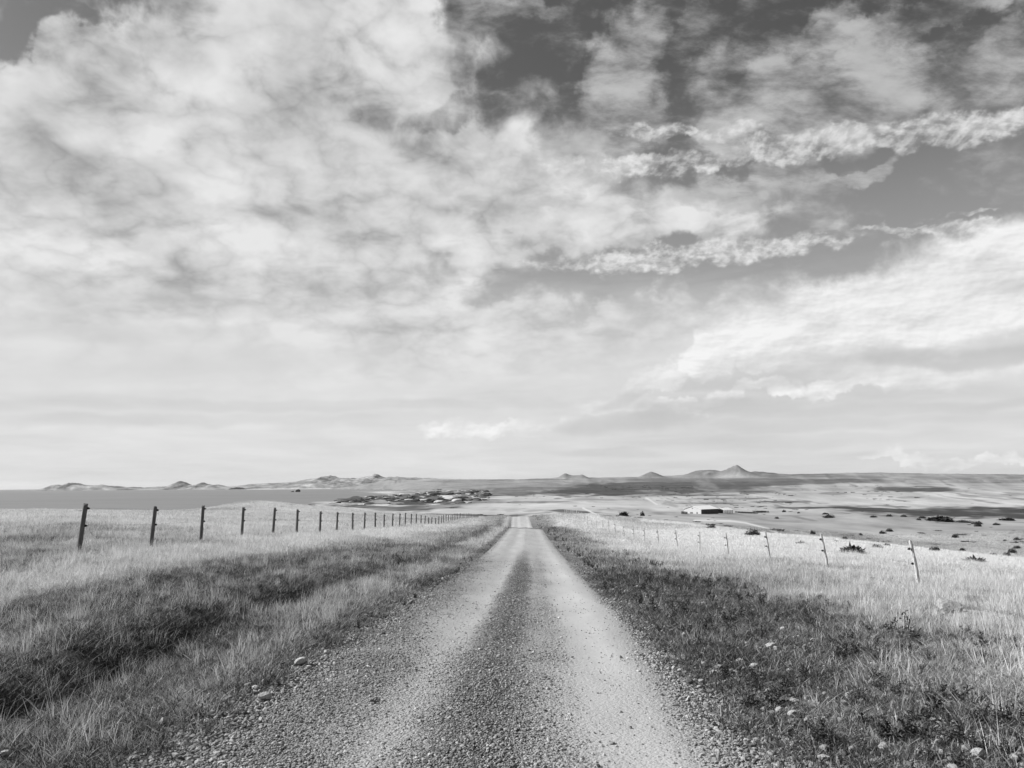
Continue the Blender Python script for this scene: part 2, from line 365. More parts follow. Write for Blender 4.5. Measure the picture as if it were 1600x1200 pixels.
# ------------------------------------------------------------------ how much pale grass (1) or dark heath (0) covers the land, plus painted ditch shade
FAR_TONE = [   # cx, cy, rx, ry, tilt, tone, weight
 (960, 766, 270, 9, 0.5, 0.04, 1), (1060, 757, 190, 6, 1, 0.05, 0.9), (830, 762, 70, 9, 3, 0.25, 0.8), (1120, 750, 170, 3, 0, 0.15, 0.8),
 (1290, 752, 110, 4, 1, 0.12, 0.9), (1440, 746, 240, 2, -0.5, 0.25, 0.7), (1150, 760, 120, 3, 2, 0.05, 0.9), (1330, 762.5, 0, 0, 0, 0, 0),
 (1430, 764.5, 85, 4, -0.5, 0.06, 1), (1560, 747, 120, 2.2, 1, 0.2, 0.8), (1260, 741.5, 60, 1.2, 0, 0.1, 0.8), (1460, 739.5, 120, 1.2, 0, 0.1, 0.8),
 (1560, 801, 210, 9.5, 0, 0.02, 1), (1380, 797, 90, 5, -3, 0.05, 1), (1270, 793.5, 70, 1.4, 0, 0.05, 0.9), (1220, 784, 50, 1.6, 0, 0.1, 0.9),
 (1100, 774, 60, 1.5, 0, 0.08, 0.9), (1140, 779, 60, 1.6, 0, 0.1, 0.8), (1110, 786.5, 60, 1.3, 0, 0.15, 0.8), (1305, 771, 26, 2.4, 0, 0.3, 0.8),
 (1420, 777, 22, 2, 0, 0.35, 0.7), (1540, 775, 60, 2, 0, 0.35, 0.6), (1360, 771, 20, 1.6, 0, 0.4, 0.6), (1590, 772, 30, 2, 0, 0.3, 0.6),
 (895, 799.5, 46, 3, -2, 0.08, 1), (960, 806, 30, 1.2, 0, 0.2, 0.6), (930, 781, 60, 1.2, 0, 0.3, 0.6), (1000, 776, 40, 1.4, 0, 0.35, 0.6),
 (670, 793, 90, 4.0, 2.5, 0.10, 1), (560, 791, 60, 2.6, -2, 0.08, 0.9), (780, 785, 120, 2.0, 0.5, 0.12, 0.8), (740, 781, 60, 1.2, 0, 0.12, 0.9), (750, 805, 100, 1.6, -1.2, 0.06, 0.9),
 (820, 803.5, 40, 1.4, 4, 0.12, 0.8), (760, 797, 90, 3, 0, 0.7, 0.6), (850, 790, 150, 4, 0, 0.85, 0.8), (950, 790, 130, 5, 0, 0.8, 0.6),
 (770, 757, 80, 3, 0, 0.30, 0.7), (720, 752, 70, 1.6, 0, 0.15, 0.8), (820, 749.5, 90, 1.2, 0, 0.15, 0.8), (690, 762, 70, 4, 0, 0.4, 0.7), (730, 757, 140, 7, 0, 0.42, 0.75), (660, 768, 70, 5, 0, 0.35, 0.7),
 (1255, 810, 24, 1.6, -10, 0.2, 0.8), (1235, 806, 20, 1.2, 0, 0.3, 0.6), (1460, 820, 60, 1.5, 0, 0.6, 0.5), (140, 796, 26, 1.6, 0, 0.3, 0.6)]
FAR_LINES = [  # pale vehicle tracks: points, width, tone
 ([(911, 794), (935, 805.5)], 1.0, 1.25), ([(1010, 778), (1026, 788)], 0.9, 1.25), ([(1085, 813), (1140, 814), (1165, 817), (1200, 826), (1215, 834)], 1.1, 1.2),
 ([(1000, 814), (1060, 818), (1120, 824), (1230, 838), (1330, 848)], 1.6, 1.15)]
def tone_map(X, Y, Z):
    U = X - road_x(Y)
    n1 = fbm(X / 1.3, Y / 2.0, 3, 101); n2 = fbm(X / 4.0, Y / 7.0, 3, 111); n3 = fbm(X / 0.5, Y / 0.8, 2, 121)
    us = [-30, -16, -11, -10.3, -8.2, -7.2, -5.6, -4.7, -4.2, -3.5, -3.0, -2.4, -2.0, 1.6, 2.2, 4.2, 5.6, 7.5, 10, 13, 40]
    a = [.52, .50, .52, .84, .84, .24, .10, .22, .20, .06, .26, .36, .15, .13, .20, .28, .58, .76, .74, .84, .9]  # lowest value at the ditch, here and below: its shade painted in
    b = [.80, .78, .74, .86, .88, .78, .50, .50, .40, .10, .62, .70, .20, .18, .22, .42, .80, .84, .86, .92, .96]
    wob = n2 * 0.8 * sstep(2.2, 4, np.abs(U))
    ta = np.interp(U + wob, us, a); tb = np.interp(U + wob, us, b)
    k = sstep(14, 55, Y)
    t = ta * (1 - k) + tb * k + (n1 * 0.26 + n2 * 0.22 + n3 * 0.10) * (1 - 0.75 * sstep(40, 110, Y))
    t = np.where(Y < 60, t, t)
    # darker heath patches in the right-hand grass near the camera
    pr = sstep(0.02, 0.34, fbm(X / 1.5 + 4.4, Y / 1.1, 3, 131)) * sstep(4.2, 5.5, U) * (1 - sstep(14, 24, Y))
    t = t * (1 - 0.5 * pr)
    brow = sstep(28, 60, Y) * sstep(8, 14, U) * (1 - sstep(130, 200, Y))
    t = t + brow * 0.34
    px, py = project(X, Y, Z)
    st_ = fbm(X / (9 + Y * .022), Y / (10 + Y * 0.05), 4, 145, 0.6)
    f = 0.76 + 0.34 * st_ - 0.55 * sstep(0.22, 0.5, st_) * sstep(250, 700, Y) + 0.16 * fbm(X / (30 + Y * .06), Y / (30 + Y * 0.2), 5, 141, 0.6) + 0.10 * fbm(X / 260.0, Y / 500.0, 4, 151)
    f = np.where(Y > 4500, f - 0.20, f)
    f = f - 0.20 * sstep(0.08, 0.22, X / np.maximum(Y, 1)) * (1 - sstep(450, 650, Y))
    f = f - 0.10 * sstep(1300, 2600, Y)
    wx = fbm(px / 22.0, py / 3.0, 3, 161); wy = fbm(px / 30.0, py / 2.0, 3, 171)
    for cx, cy, rx, ry, tl, tn, wt in FAR_TONE:
        if rx == 0: continue
        c, s = math.cos(math.radians(tl)), math.sin(math.radians(tl))
        u = (px - cx) * c - (py - cy) * s + wx * rx * 0.25; v = (px - cx) * s + (py - cy) * c + wy * max(ry * 0.6, 0.8)
        e = 1 - sstep(0.65, 1.15, np.sqrt((u / rx) ** 2 + (v / ry) ** 2))
        f = f * (1 - e * wt) + tn * e * wt
    band_ = f < 0.35
    f = f + band_ * (0.22 * sstep(0.1, 0.5, fbm(X / (14 + Y * .03), Y / (14 + Y * 0.05), 4, 147, 0.6)) + 0.10 * np.maximum(fbm(X / (50 + Y * .1), Y / (50 + Y * 0.12), 3, 149), 0))
    hd = 0
    for hx, hh_, hw_, hD, cr_ in HILLS:
        cx_ = ray(hx, 745); cx_ = cx_.x / cx_.y * hD
        hd = np.maximum(hd, (cr_ > 0.15) * (1 - sstep(0.25, 1.0, np.hypot((X - cx_) / (hw_ / F_PX * hD), (Y - hD) / (hw_ / F_PX * hD * 2 + 250)))))
    f = f * (1 - 0.75 * hd) + hd * (0.10 + 0.5 * np.maximum(fbm(X / 90.0, Y / 300.0, 4, 191), 0))
    for pts, wd, tn in FAR_LINES:
        for (x0, y0), (x1, y1) in zip(pts, pts[1:]):
            q = np.clip(((px - x0) * (x1 - x0) + (py - y0) * (y1 - y0)) / ((x1 - x0) ** 2 + (y1 - y0) ** 2), 0, 1)
            dd = np.hypot(px - x0 - q * (x1 - x0), py - y0 - q * (y1 - y0))
            e = np.exp(-(dd / wd) ** 2); f = f * (1 - e) + tn * e
    # rocky shore and pale sand
    tt = X / np.maximum(Y, 1)
    shore = np.exp(-((tt + 0.128) / 0.085) ** 4) * sstep(900, 1080, Y) * (1 - sstep(2900, 3500, Y))
    rk = fbm(X / 34.0, Y / 90.0, 4, 181, 0.65)
    f = f * (1 - shore) + np.where(rk > 0.26, 1.05, np.where(rk < 0.06, 0.03, 0.4)) * shore
    k2 = sstep(75, 150, Y) * np.where(np.abs(U) < 14, sstep(110, 200, Y), 1)
    out_t = t * (1 - k2) + f * k2
    sand = (Z < SEA + 0.7) & (tt < -0.03) & (Y > 700)
    return np.where(sand, np.where(rk > 0.1, 1.05, np.where(rk < -0.1, 0.05, 0.55)), out_t)

# ------------------------------------------------------------------ materials
def new_mat(name):
    m = bpy.data.materials.new(name); m.use_nodes = True
    n = m.node_tree; b = n.nodes['Principled BSDF']
    b.inputs['Roughness'].default_value = 0.9
    b.inputs['Specular IOR Level'].default_value = 0.15
    return m, n, b
def grey(nt_, s):
    c = nt_.nodes.new('ShaderNodeCombineColor')
    for i in range(3):
        if isinstance(s, S): nt_.links.new(s.o, c.inputs[i])
        else: c.inputs[i].default_value = s
    return c.outputs[0]
def attr(nt_, name, typ='GEOMETRY'):
    a = nt_.nodes.new('ShaderNodeAttribute'); a.attribute_name = name; a.attribute_type = typ
    return S(nt_, a.outputs['Fac'])
def bump(nt_, b, h, strength, dist):
    n = nt_.nodes.new('ShaderNodeBump'); n.inputs['Strength'].default_value = strength; n.inputs['Distance'].default_value = dist
    nt_.links.new(h.o, n.inputs['Height']); nt_.links.new(n.outputs[0], b.inputs['Normal'])
def geo(nt_):
    return nt_.nodes.new('ShaderNodeNewGeometry').outputs['Position']
def obj_co(nt_):
    return nt_.nodes.new('ShaderNodeTexCoord').outputs['Object']

DARK, PALE = 0.040, 0.52
m_ground, g, b = new_mat("heath_and_grass")
p = geo(g)
t = attr(g, 'tone')
na = noise(g, p, 1.1, 8, 0.68); nb_ = noise(g, p, 9.0, 6, 0.7, loc=(5, 2, 0)); nc = noise(g, p, 0.045, 7, 0.62, scl=(1, 0.5, 1)); nd = noise(g, p, 0.004, 7, 0.65, scl=(1, 0.4, 1), loc=(3, 3, 0))
dist = S(g, g.nodes.new('ShaderNodeSeparateXYZ').outputs[1]); g.links.new(p, dist.o.node.inputs[0])
fd = dist.ss(90, 700)
tt = t + ((na - 0.5) * 0.55 + (nb_ - 0.5) * 0.7) * (1.0 - dist.ss(25, 160) * 0.75) + (nc - 0.5) * 0.44 * dist.ss(20, 120) + (nd - 0.5) * 0.6 * fd
tt = tt.clamp()
colv = (tt.pow(1.15)) * (PALE - DARK) + DARK
g.links.new(grey(g, colv), b.inputs['Base Color'])
bump(g, b, na * 0.6 + nb_ * 0.5, 0.9, 0.12)

m_road, g, b = new_mat("packed_gravel")
p = geo(g)
t = attr(g, 'tone')
v1 = g.nodes.new('ShaderNodeTexVoronoi'); v1.inputs['Scale'].default_value = 62; g.links.new(p, v1.inputs['Vector'])
v2 = g.nodes.new('ShaderNodeTexVoronoi'); v2.inputs['Scale'].default_value = 28; g.links.new(p, v2.inputs['Vector'])
sc_ = g.nodes.new('ShaderNodeSeparateColor'); g.links.new(v1.outputs['Color'], sc_.inputs[0])
sc2 = g.nodes.new('ShaderNodeSeparateColor'); g.links.new(v2.outputs['Color'], sc2.inputs[0])
cellv = S(g, sc_.outputs[0]); cell2 = S(g, sc2.outputs[0])
n_a = noise(g, p, 1.6, 6, 0.6, scl=(1.6, 0.35, 1)); n_b = noise(g, p, 120, 3, 0.6)
rough_ = (t * -1.0 + 1.0).clamp()                     # loose stones where tone is low
v = 0.06 + t * 0.37 + (n_a - 0.5) * 0.12 + (cellv - 0.5) * rough_ * 0.20 + (cell2 - 0.5) * rough_ * 0.10 + (n_b - 0.5) * 0.08
g.links.new(grey(g, v.max(0.03)), b.inputs['Base Color'])
hh = (rough_ + 0.05).clamp() * 0.0 + (S(g, v1.outputs['Distance']) * -1.0 + S(g, v2.outputs['Distance']) * -1.4) * (rough_ * 1.0 + 0.02) + n_b * 0.12
bump(g, b, hh, 1.0, 0.02)

def mesh_grid(name, X, Y, Z, mat, **attrs):
    r, c = X.shape
    me = bpy.data.meshes.new(name)
    co = np.stack([X, Y, Z], -1).reshape(-1, 3).astype(np.float32)
    idx = np.arange(r * c).reshape(r, c)
    q = np.stack([idx[:-1, :-1], idx[:-1, 1:], idx[1:, 1:], idx[1:, :-1]], -1).reshape(-1)
    nf = len(q) // 4
    me.vertices.add(r * c); me.vertices.foreach_set('co', co.ravel())
    me.loops.add(len(q)); me.loops.foreach_set('vertex_index', q.astype(np.int32))
    me.polygons.add(nf); me.polygons.foreach_set('loop_start', np.arange(0, nf * 4, 4, dtype=np.int32))
    me.polygons.foreach_set('use_smooth', np.ones(nf, bool))
    for k, vv in attrs.items():
        at = me.attributes.new(k, 'FLOAT', 'POINT'); at.data.foreach_set('value', np.asarray(vv, np.float32).ravel())
    me.update(); me.validate()
    me.materials.append(mat)
    o = bpy.data.objects.new(name, me); COL.objects.link(o)
    return o

# ------------------------------------------------------------------ the ground sheet
rows = np.concatenate([np.linspace(-60, 2, 14), np.arange(2.4, 20, 0.09), np.exp(np.linspace(math.log(20), math.log(700), 330))[0:], np.exp(np.linspace(math.log(710), math.log(15000), 230)), [19000]])
ti = np.linspace(-0.78, 0.78, 860)
ts = np.concatenate([np.linspace(-2.4, -0.80, 36), ti, np.linspace(0.80, 2.4, 36)])
W = np.sqrt(np.maximum(rows, 0) ** 2 + 13.0 ** 2)
GX = ts[None, :] * W[:, None] + 0 * rows[:, None]; GY = np.repeat(rows[:, None], len(ts), 1)
# inside the picture width keep t = X / Y for far rows
GZ = height(GX, GY)
GT = tone_map(GX, GY, GZ)
U = GX - road_x(GY)
onroad = (1 - sstep(1.35, 1.62, np.abs(U))) * (1 - sstep(172, 180, GY))
GZ2 = GZ - 0.07 * onroad
ground = mesh_grid("ground", GX, GY, GZ2, m_ground, tone=GT); ground['kind'] = 'structure'

# ------------------------------------------------------------------ the road
ry = np.concatenate([np.arange(-25, 2, 0.5), np.arange(2, 30, 0.10), np.arange(30, 90, 0.3), np.arange(90, 176, 0.8)])
rx = np.linspace(-1.95, 1.95, 66)
RY = np.repeat(ry[:, None], len(rx), 1)
edge = 1 + 0.09 * fbm(RY / 1.3, np.sign(rx)[None, :] * 7.0 + 0 * RY, 3, 211) * (np.abs(rx)[None, :] > 0.9)
RU = rx[None, :] * edge
RX = RU + road_x(RY)
RZ = height(RX, RY) + 0.006
rut = np.exp(-((RU + 0.62) / 0.28) ** 2) + np.exp(-((RU - 0.98) / 0.34) ** 2)
RZ += -0.025 * rut + 0.02 * np.exp(-((RU - 0.1) / 0.3) ** 2) + 0.006 * fbm(RX / 0.3, RY / 0.5, 3, 221) + 0.03 * (1 - sstep(1.2, 1.65, np.abs(RU)))
RZ -= 0.10 * sstep(1.62, 1.95, np.abs(RU))
def road_tone(u, Y, X):
    n = fbm(X / 0.5, Y / 2.2, 3, 231)
    w = 0.10 * n
    near = np.interp(u + w, [-1.9, -1.5, -1.1, -.85, -.62, -.42, -.20, 0.0, .22, .40, .62, .85, 1.2, 1.42, 1.6, 1.9],
                     [.10, .26, .38, .50, .68, .50, .20, .10, .22, .50, .66, .86, .88, .70, .34, .12])
    mid = np.interp(u + w, [-1.9, -1.6, -1.25, -1.0, -.75, -.4, -.22, -.02, .16, .30, .55, .8, 1.3, 1.5, 1.7, 1.9],
                    [.10, .30, .45, .66, .78, .76, .26, .08, .26, .64, .62, .88, .92, .85, .42, .12])
    far = np.interp(u + w, [-1.9, -1.65, -1.3, 1.3, 1.6, 1.9], [.2, .55, .84, .86, .65, .2]) - 0.10 * np.exp(-((u - 0.05) / 0.12) ** 2)
    k1 = sstep(6, 13, Y); k2 = sstep(24, 42, Y)
    r = (near * (1 - k1) + mid * k1) * (1 - k2) + far * k2 + 0.10 * n
    return np.clip(r - 0.75 * np.exp(-((Y - 84.5 - 1.5 * n) / 2.6) ** 2), 0, 1)
RT = road_tone(RU, RY, RX)
road = mesh_grid("gravel_road", RX, RY, RZ, m_road, tone=RT); road['kind'] = 'structure'

# ------------------------------------------------------------------ the sea
m_sea, g, b = new_mat("sea_water")
p = geo(g)
w1 = noise(g, p, 0.02, 6, 0.6, scl=(0.4, 1, 1)); w2 = noise(g, p, 0.0012, 4, 0.5, scl=(0.5, 1, 1))
fo = attr(g, 'foam')
w3 = noise(g, p, 0.012, 6, 0.65, scl=(0.25, 1, 1), loc=(9, 9, 0))
foam = (fo + (w3 - 0.5) * 2.2).ss(0.60, 0.90) * fo.ss(0.02, 0.3)
cs = (0.19 + (w1 - 0.5) * 0.08 + (w2 - 0.5) * 0.06)
g.links.new(grey(g, cs.mix(0.8, foam)), b.inputs['Base Color'])
b.inputs['Roughness'].default_value = 0.65; b.inputs['Specular IOR Level'].default_value = 0.12
bump(g, b, w1, 0.6, 3.0)
sr_ = np.concatenate([[60, 200, 400], np.exp(np.linspace(math.log(500), math.log(16000), 230)), [22000, 40000, 60000]])
st = np.concatenate([np.linspace(-2.4, -1.0, 8), np.linspace(-0.9, 0.9, 420), np.linspace(1.0, 2.4, 8)])
SX = st[None, :] * sr_[:, None]; SY = np.repeat(sr_[:, None], len(st), 1)
LZ = height(SX, np.minimum(SY, 15000))
prox = sstep(SEA - 4.0, SEA - 0.8, LZ) * 0.55
tq = SX / SY
surf = np.exp(-((tq + 0.155 + 0.03 * fbm(SX / 300., SY / 600., 3, 301)) / 0.045) ** 2) * sstep(1900, 2600, SY) * (1 - sstep(4200, 5600, SY)) * 0.72
line = sstep(-0.35, -0.30, tq) * (1 - sstep(-0.145, -0.13, tq)) * sstep(10500, 11500, SY) * (1 - sstep(20000, 21000, SY))
tip = 0.6 * np.exp(-((tq + 0.19) / 0.03) ** 2) * np.exp(-((SY - 1450) / 260) ** 2) * 0.5
sea = mesh_grid("sea", SX, SY, np.full_like(SX, SEA), m_sea, foam=np.maximum.reduce([prox, surf, line * 2.0, tip])); sea['kind'] = 'structure'

# ------------------------------------------------------------------ far islands and hills across the bay
m_isle, g, b = new_mat("distant_cliffs")
p = geo(g)
i1 = noise(g, p, 0.006, 6, 0.65, scl=(1, 1, 2.5)); i2 = noise(g, p, 0.0016, 5, 0.6)
g.links.new(grey(g, (0.24 + (i1 - 0.5) * 1.1 + (i2 - 0.5) * 0.7).max(0.05).min(0.6)), b.inputs['Base Color'])
bump(g, b, i1, 1.0, 40.0)
def ridge(name, prof, D, depth, seed, rough=0.16, step=1.2, foot=SEA - 2):
    """land mass at distance D whose crest runs through prof = [(px, py)]"""
    a = np.array(prof, float); pxs = np.arange(a[0, 0], a[-1, 0] + 0.01, step)
    pys = np.interp(pxs, a[:, 0], a[:, 1])
    top = []; xs = []
    for x, y in zip(pxs, pys):
        d = ray(x, y); top.append(EYE + d.z / d.y * D); xs.append(d.x / d.y * D)
    top = np.array(top) - foot; xs = np.array(xs)
    v = np.linspace(-1, 1, 41)
    X = np.repeat(xs[None, :], 41, 0); Yv = D + v[:, None] * depth + 0 * X
    shape = (1 - np.abs(v) ** 1.7)[:, None] ** 0.8
    n = fbm(X / 150.0, Yv / 190.0, 6, seed, 0.62)
    Z = foot + np.maximum(top[None, :] * shape * (1 + rough * n * 1.2 * (1 - 0.6 * shape)), 0)
    o = mesh_grid(name, X, Yv, Z, m_isle); o['kind'] = 'structure'
    return o
ridge("island", [(70, 764.5), (80, 761.5), (88, 757.5), (100, 757), (106, 758), (112, 753.5), (116, 752.8), (121, 757), (134, 757), (146, 758), (158, 757.5), (164, 759), (180, 760),
    (200, 761.5), (215, 761.2), (226, 762), (236, 761), (250, 760.5), (262, 759.5), (268, 758), (274, 756), (281, 751.8), (290, 755), (296, 758.5), (306, 758.5), (312, 755), (318, 753.5), (324, 756),
    (330, 757.5), (338, 757), (346, 759), (356, 760.5), (372, 761.6)], 12500, 420, 401, rough=0.55)
ridge("hills", [(352, 761.6), (380, 759), (400, 756.5), (420, 755), (450, 754.2), (468, 753), (480, 750), (496, 748), (505, 746), (514, 743.4), (522, 745), (530, 747.4), (545, 747.3), (556, 748), (570, 746),
    (578, 745), (584, 742.8), (588, 741.2), (593, 742.2), (596, 744.6), (604, 746.5), (612, 745.6), (625, 745.6), (650, 746.4), (672, 747.4), (690, 748.6), (720, 749.4), (780, 750), (850, 751)], 14500, 1400, 411, rough=0.35)
def hit(px, py, y0=4.0, y1=14000):
    """the point of the land surface seen along a line of sight"""
    d = ray(px, py); Y = np.exp(np.linspace(math.log(y0), math.log(y1), 1600))
    x = d.x / d.y * Y; zr = EYE + d.z / d.y * Y; g_ = height(x, Y)
    i = np.argmax(zr < g_) if (zr < g_).any() else len(Y) - 1
    return Vector((float(x[i]), float(Y[i]), float(g_[i])))
STONES = [(1207, 1119, 10, 1, "squarish white stone, left of the group of four on the right verge"), (1240, 1123, 15, 0, "long flat pale stone, lowest right of the group of four on the right verge"),
 (1225, 1107, 16, 2, "flat grey stone, topmost of the group of four on the right verge"), (1229, 1113, 6, 3, "tiny round pale stone in the middle of the group of four"),
 (1242, 1101, 12, 4, "thin pale stone just above the group of four on the right verge"), (1261, 1094, 7, 1, "small round stone right above the group of four"),
 (1287, 1192, 16, 1, "bright angular white stone at the bottom edge right of the road"), (1156, 1038, 12, 2, "pale stone at the right gravel edge, farther one of a pair"),
 (1180, 1047, 14, 0, "flat pale stone just right of the farther pale stone at the gravel edge"), (1092, 1079, 8, 3, "small white stone lying on the right edge of the road gravel"),
 (1203, 1014, 14, 4, "pale lumpy stone among dark heath plants, farthest on the right verge"), (1197, 1078, 7, 1, "small upright pale stone between road gravel and the group of four"),
 (1288, 1089, 8, 3, "little pale stone right of the group of four, in dark heath"), (1527, 1187, 22, 2, "large pale stone half hidden in grass at the lower right corner"),
 (472, 1041, 20, 0, "long white stone in the dark turf at the left road edge, farthest one"), (412, 1095, 20, 2, "long white stone at the left road edge, middle one"),
 (403, 1118, 8, 1, "small white stone just below the middle long stone at left road edge"), (273, 1188, 13, 1, "bright angular stone at the bottom of the left road edge"),
 (9, 1187, 16, 0, "pale flat stone in the grass at the lower left corner")]
CLEAR = [(hit(px, py), w) for px, py, w, v, lab in STONES] + [(hit(1482, 957), 85)]
def cleared(x, y):
    k = np.ones_like(x)
    for p_, w in CLEAR:
        r = w / F_PX * p_.y * 0.62 + 0.03
        # open turf round the stone, a little longer on the near side
        k = np.where(np.hypot((x - p_.x) / r, (y - p_.y + 0.9 * r) / (r * 2.0)) < 1, 0.06, k)
    return k
# ------------------------------------------------------------------ scattered ground cover (instances)
def blade_mesh(name, mat, n, h0, h1, spread, w, lean, curl, seed, segs=3, wind=0.0):
    r = np.random.default_rng(seed); vs = []; fs = []
    for k in range(n):
        a = r.uniform(0, 2 * math.pi); rad = spread * math.sqrt(r.random())
        bx, by = rad * math.cos(a), rad * math.sin(a)
        h = r.uniform(h0, h1); la = r.uniform(0, 2 * math.pi); le = abs(r.normal(0, lean)) + 0.03
        dx, dy = math.cos(la) * le + wind, math.sin(la) * le
        fa = r.uniform(0, math.pi); wx, wy = math.cos(fa) * w / 2, math.sin(fa) * w / 2
        cu = r.uniform(0.3, 1.0) * curl; base = len(vs)
        for i in range(segs + 1):
            q = i / segs; s = q * h; off = s * 1.0 + cu * h * q * q
            x, y, z = bx + dx * off, by + dy * off, s * (1 - 0.35 * cu * q) - 0.01
            ww = (1 - q) ** 0.6
            if i < segs: vs += [(x - wx * ww, y - wy * ww, z), (x + wx * ww, y + wy * ww, z)]
            else: vs += [(x, y, z)]
        for i in range(segs - 1):
            p0 = base + 2 * i; fs.append((p0, p0 + 1, p0 + 3, p0 + 2))
        p0 = base + 2 * (segs - 1); fs.append((p0, p0 + 1, p0 + 2))
    me = bpy.data.meshes.new(name); me.from_pydata(vs, [], fs); me.materials.append(mat); me.update()
    return me

def sprig_mesh(name, mat, n, h, leaf, seed):
    """low bushy sprig: bent twigs carrying small leaves"""
    r = np.random.default_rng(seed); vs = []; fs = []
    for k in range(n):
        a = r.uniform(0, 2 * math.pi); le = r.uniform(0.1, 0.9); hh = h * r.uniform(0.45, 1.0)
        p = np.array([0.0, 0.0, -0.01]); d = np.array([math.cos(a) * le, math.sin(a) * le, 1.0]); d /= np.linalg.norm(d)
        for s in range(9):
            q = p + d * hh / 9; sd_ = np.cross(d, [0.3, 0.2, 1]); sd_ /= np.linalg.norm(sd_) + 1e-6; sd_ *= 0.0025
            b0 = len(vs); vs += [tuple(p - sd_), tuple(p + sd_), tuple(q + sd_), tuple(q - sd_)]; fs.append((b0, b0 + 1, b0 + 2, b0 + 3))
            if s > 1:
                for _ in range(3):
                    u = r.normal(size=3); u[2] = abs(u[2]) * 0.6; u /= np.linalg.norm(u); v = np.cross(u, r.normal(size=3)); v /= np.linalg.norm(v) + 1e-6
                    L = leaf * r.uniform(0.6, 1.2); b0 = len(vs)
                    vs += [tuple(q), tuple(q + u * L * .5 + v * L * .28), tuple(q + u * L), tuple(q + u * L * .5 - v * L * .28)]; fs.append((b0, b0 + 1, b0 + 2, b0 + 3))
            p = q; d = d + r.normal(size=3) * 0.16; d /= np.linalg.norm(d)
    me = bpy.data.meshes.new(name); me.from_pydata(vs, [], fs); me.materials.append(mat); me.update()
    return me

def stone_mesh(name, mat, seed, flat=0.6, sub=2, rough=0.22, sharp=0.5):
    r = np.random.default_rng(seed); bm = bmesh.new()
    bmesh.ops.create_icosphere(bm, subdivisions=sub, radius=0.5)
    planes = [(Vector(r.normal(size=3)).normalized(), r.uniform(0.24, 0.42)) for _ in range(9)]
    for v in bm.verts:
        c = v.co.copy()
        for n_, d_ in planes:
            k = c.dot(n_) - d_
            if k > 0: c -= n_ * k * (0.5 + sharp * 0.5)
        c *= 1 + rough * 0.5 * float(fbm(c.x * 3 + seed, c.y * 3 + c.z * 2.1, 2, seed))
        v.co = Vector((c.x * 1.15, c.y * 0.85, c.z * flat))
    me = bpy.data.meshes.new(name); bm.to_mesh(me); bm.free(); me.materials.append(mat)
    return me

def plant_mat(name, lo, hi, spread_, transl=0.25):
    m, n, b = new_mat(name)
    tn = attr(n, 'tone', 'INSTANCER')
    rnd = S(n, n.nodes.new('ShaderNodeObjectInfo').outputs['Random'])
    ris = n.nodes.new('ShaderNodeNewGeometry').outputs['Random Per Island']
    ri = S(n, ris)
    v = (tn + (ri - 0.5) * spread_).clamp() * (hi - lo) + lo
    col = grey(n, v)
    n.links.new(col, b.inputs['Base Color'])
    b.inputs['Specular IOR Level'].default_value = 0.1
    if transl:
        tr = n.nodes.new('ShaderNodeBsdfTranslucent'); n.links.new(col, tr.inputs[0])
        mx = n.nodes.new('ShaderNodeMixShader'); mx.inputs[0].default_value = transl
        n.links.new(b.outputs[0], mx.inputs[1]); n.links.new(tr.outputs[0], mx.inputs[2])
        n.links.new(mx.outputs[0], n.nodes['Material Output'].inputs[0])
    return m
m_grass = plant_mat("dry_grass_blades", 0.045, 0.80, 0.75, 0.3)
m_sprig = plant_mat("heath_leaves", 0.025, 0.14, 0.8, 0.1)
m_pebble = plant_mat("loose_stone", 0.05, 0.46, 0.25, 0)

def scatter(name, meshes, pts, rot, scl, tone, label, cat, kind='stuff'):
    hid = bpy.data.collections.new(name + "_kinds")
    for i, me in enumerate(meshes):
        hid.objects.link(bpy.data.objects.new("%s_kind_%02d" % (name, i), me))
    me = bpy.data.meshes.new(name); n = len(pts)
    me.vertices.add(n); me.vertices.foreach_set('co', np.asarray(pts, np.float32).ravel())
    for k, t_, v in (('rot', 'FLOAT_VECTOR', rot), ('scl', 'FLOAT_VECTOR', scl), ('tone', 'FLOAT', tone), ('vid', 'INT', rng.integers(0, len(meshes), n))):
        at = me.attributes.new(k, t_, 'POINT')
        at.data.foreach_set('vector' if t_ == 'FLOAT_VECTOR' else 'value', np.asarray(v, np.int32 if t_ == 'INT' else np.float32).ravel())
    o = bpy.data.objects.new(name, me); COL.objects.link(o)
    o['kind'] = kind; o['label'] = label; o['category'] = cat
    ng = bpy.data.node_groups.new(name + "_nodes", 'GeometryNodeTree')
    ng.interface.new_socket('Geometry', in_out='INPUT', socket_type='NodeSocketGeometry')
    ng.interface.new_socket('Geometry', in_out='OUTPUT', socket_type='NodeSocketGeometry')
    gi = ng.nodes.new('NodeGroupInput'); go = ng.nodes.new('NodeGroupOutput')
    ci = ng.nodes.new('GeometryNodeCollectionInfo'); ci.inputs[0].default_value = hid
    ci.inputs['Separate Children'].default_value = True; ci.inputs['Reset Children'].default_value = True
    ip = ng.nodes.new('GeometryNodeInstanceOnPoints'); ip.inputs['Pick Instance'].default_value = True
    def na_(nm, tp):
        a = ng.nodes.new('GeometryNodeInputNamedAttribute'); a.data_type = tp; a.inputs[0].default_value = nm
        return a.outputs['Attribute']
    ng.links.new(gi.outputs[0], ip.inputs['Points']); ng.links.new(ci.outputs[0], ip.inputs['Instance'])
    ng.links.new(na_('vid', 'INT'), ip.inputs['Instance Index'])
    ng.links.new(na_('rot', 'FLOAT_VECTOR'), ip.inputs['Rotation']); ng.links.new(na_('scl', 'FLOAT_VECTOR'), ip.inputs['Scale'])
    ng.links.new(ip.outputs[0], go.inputs[0])
    md = o.modifiers.new("scatter", 'NODES'); md.node_group = ng
    return o

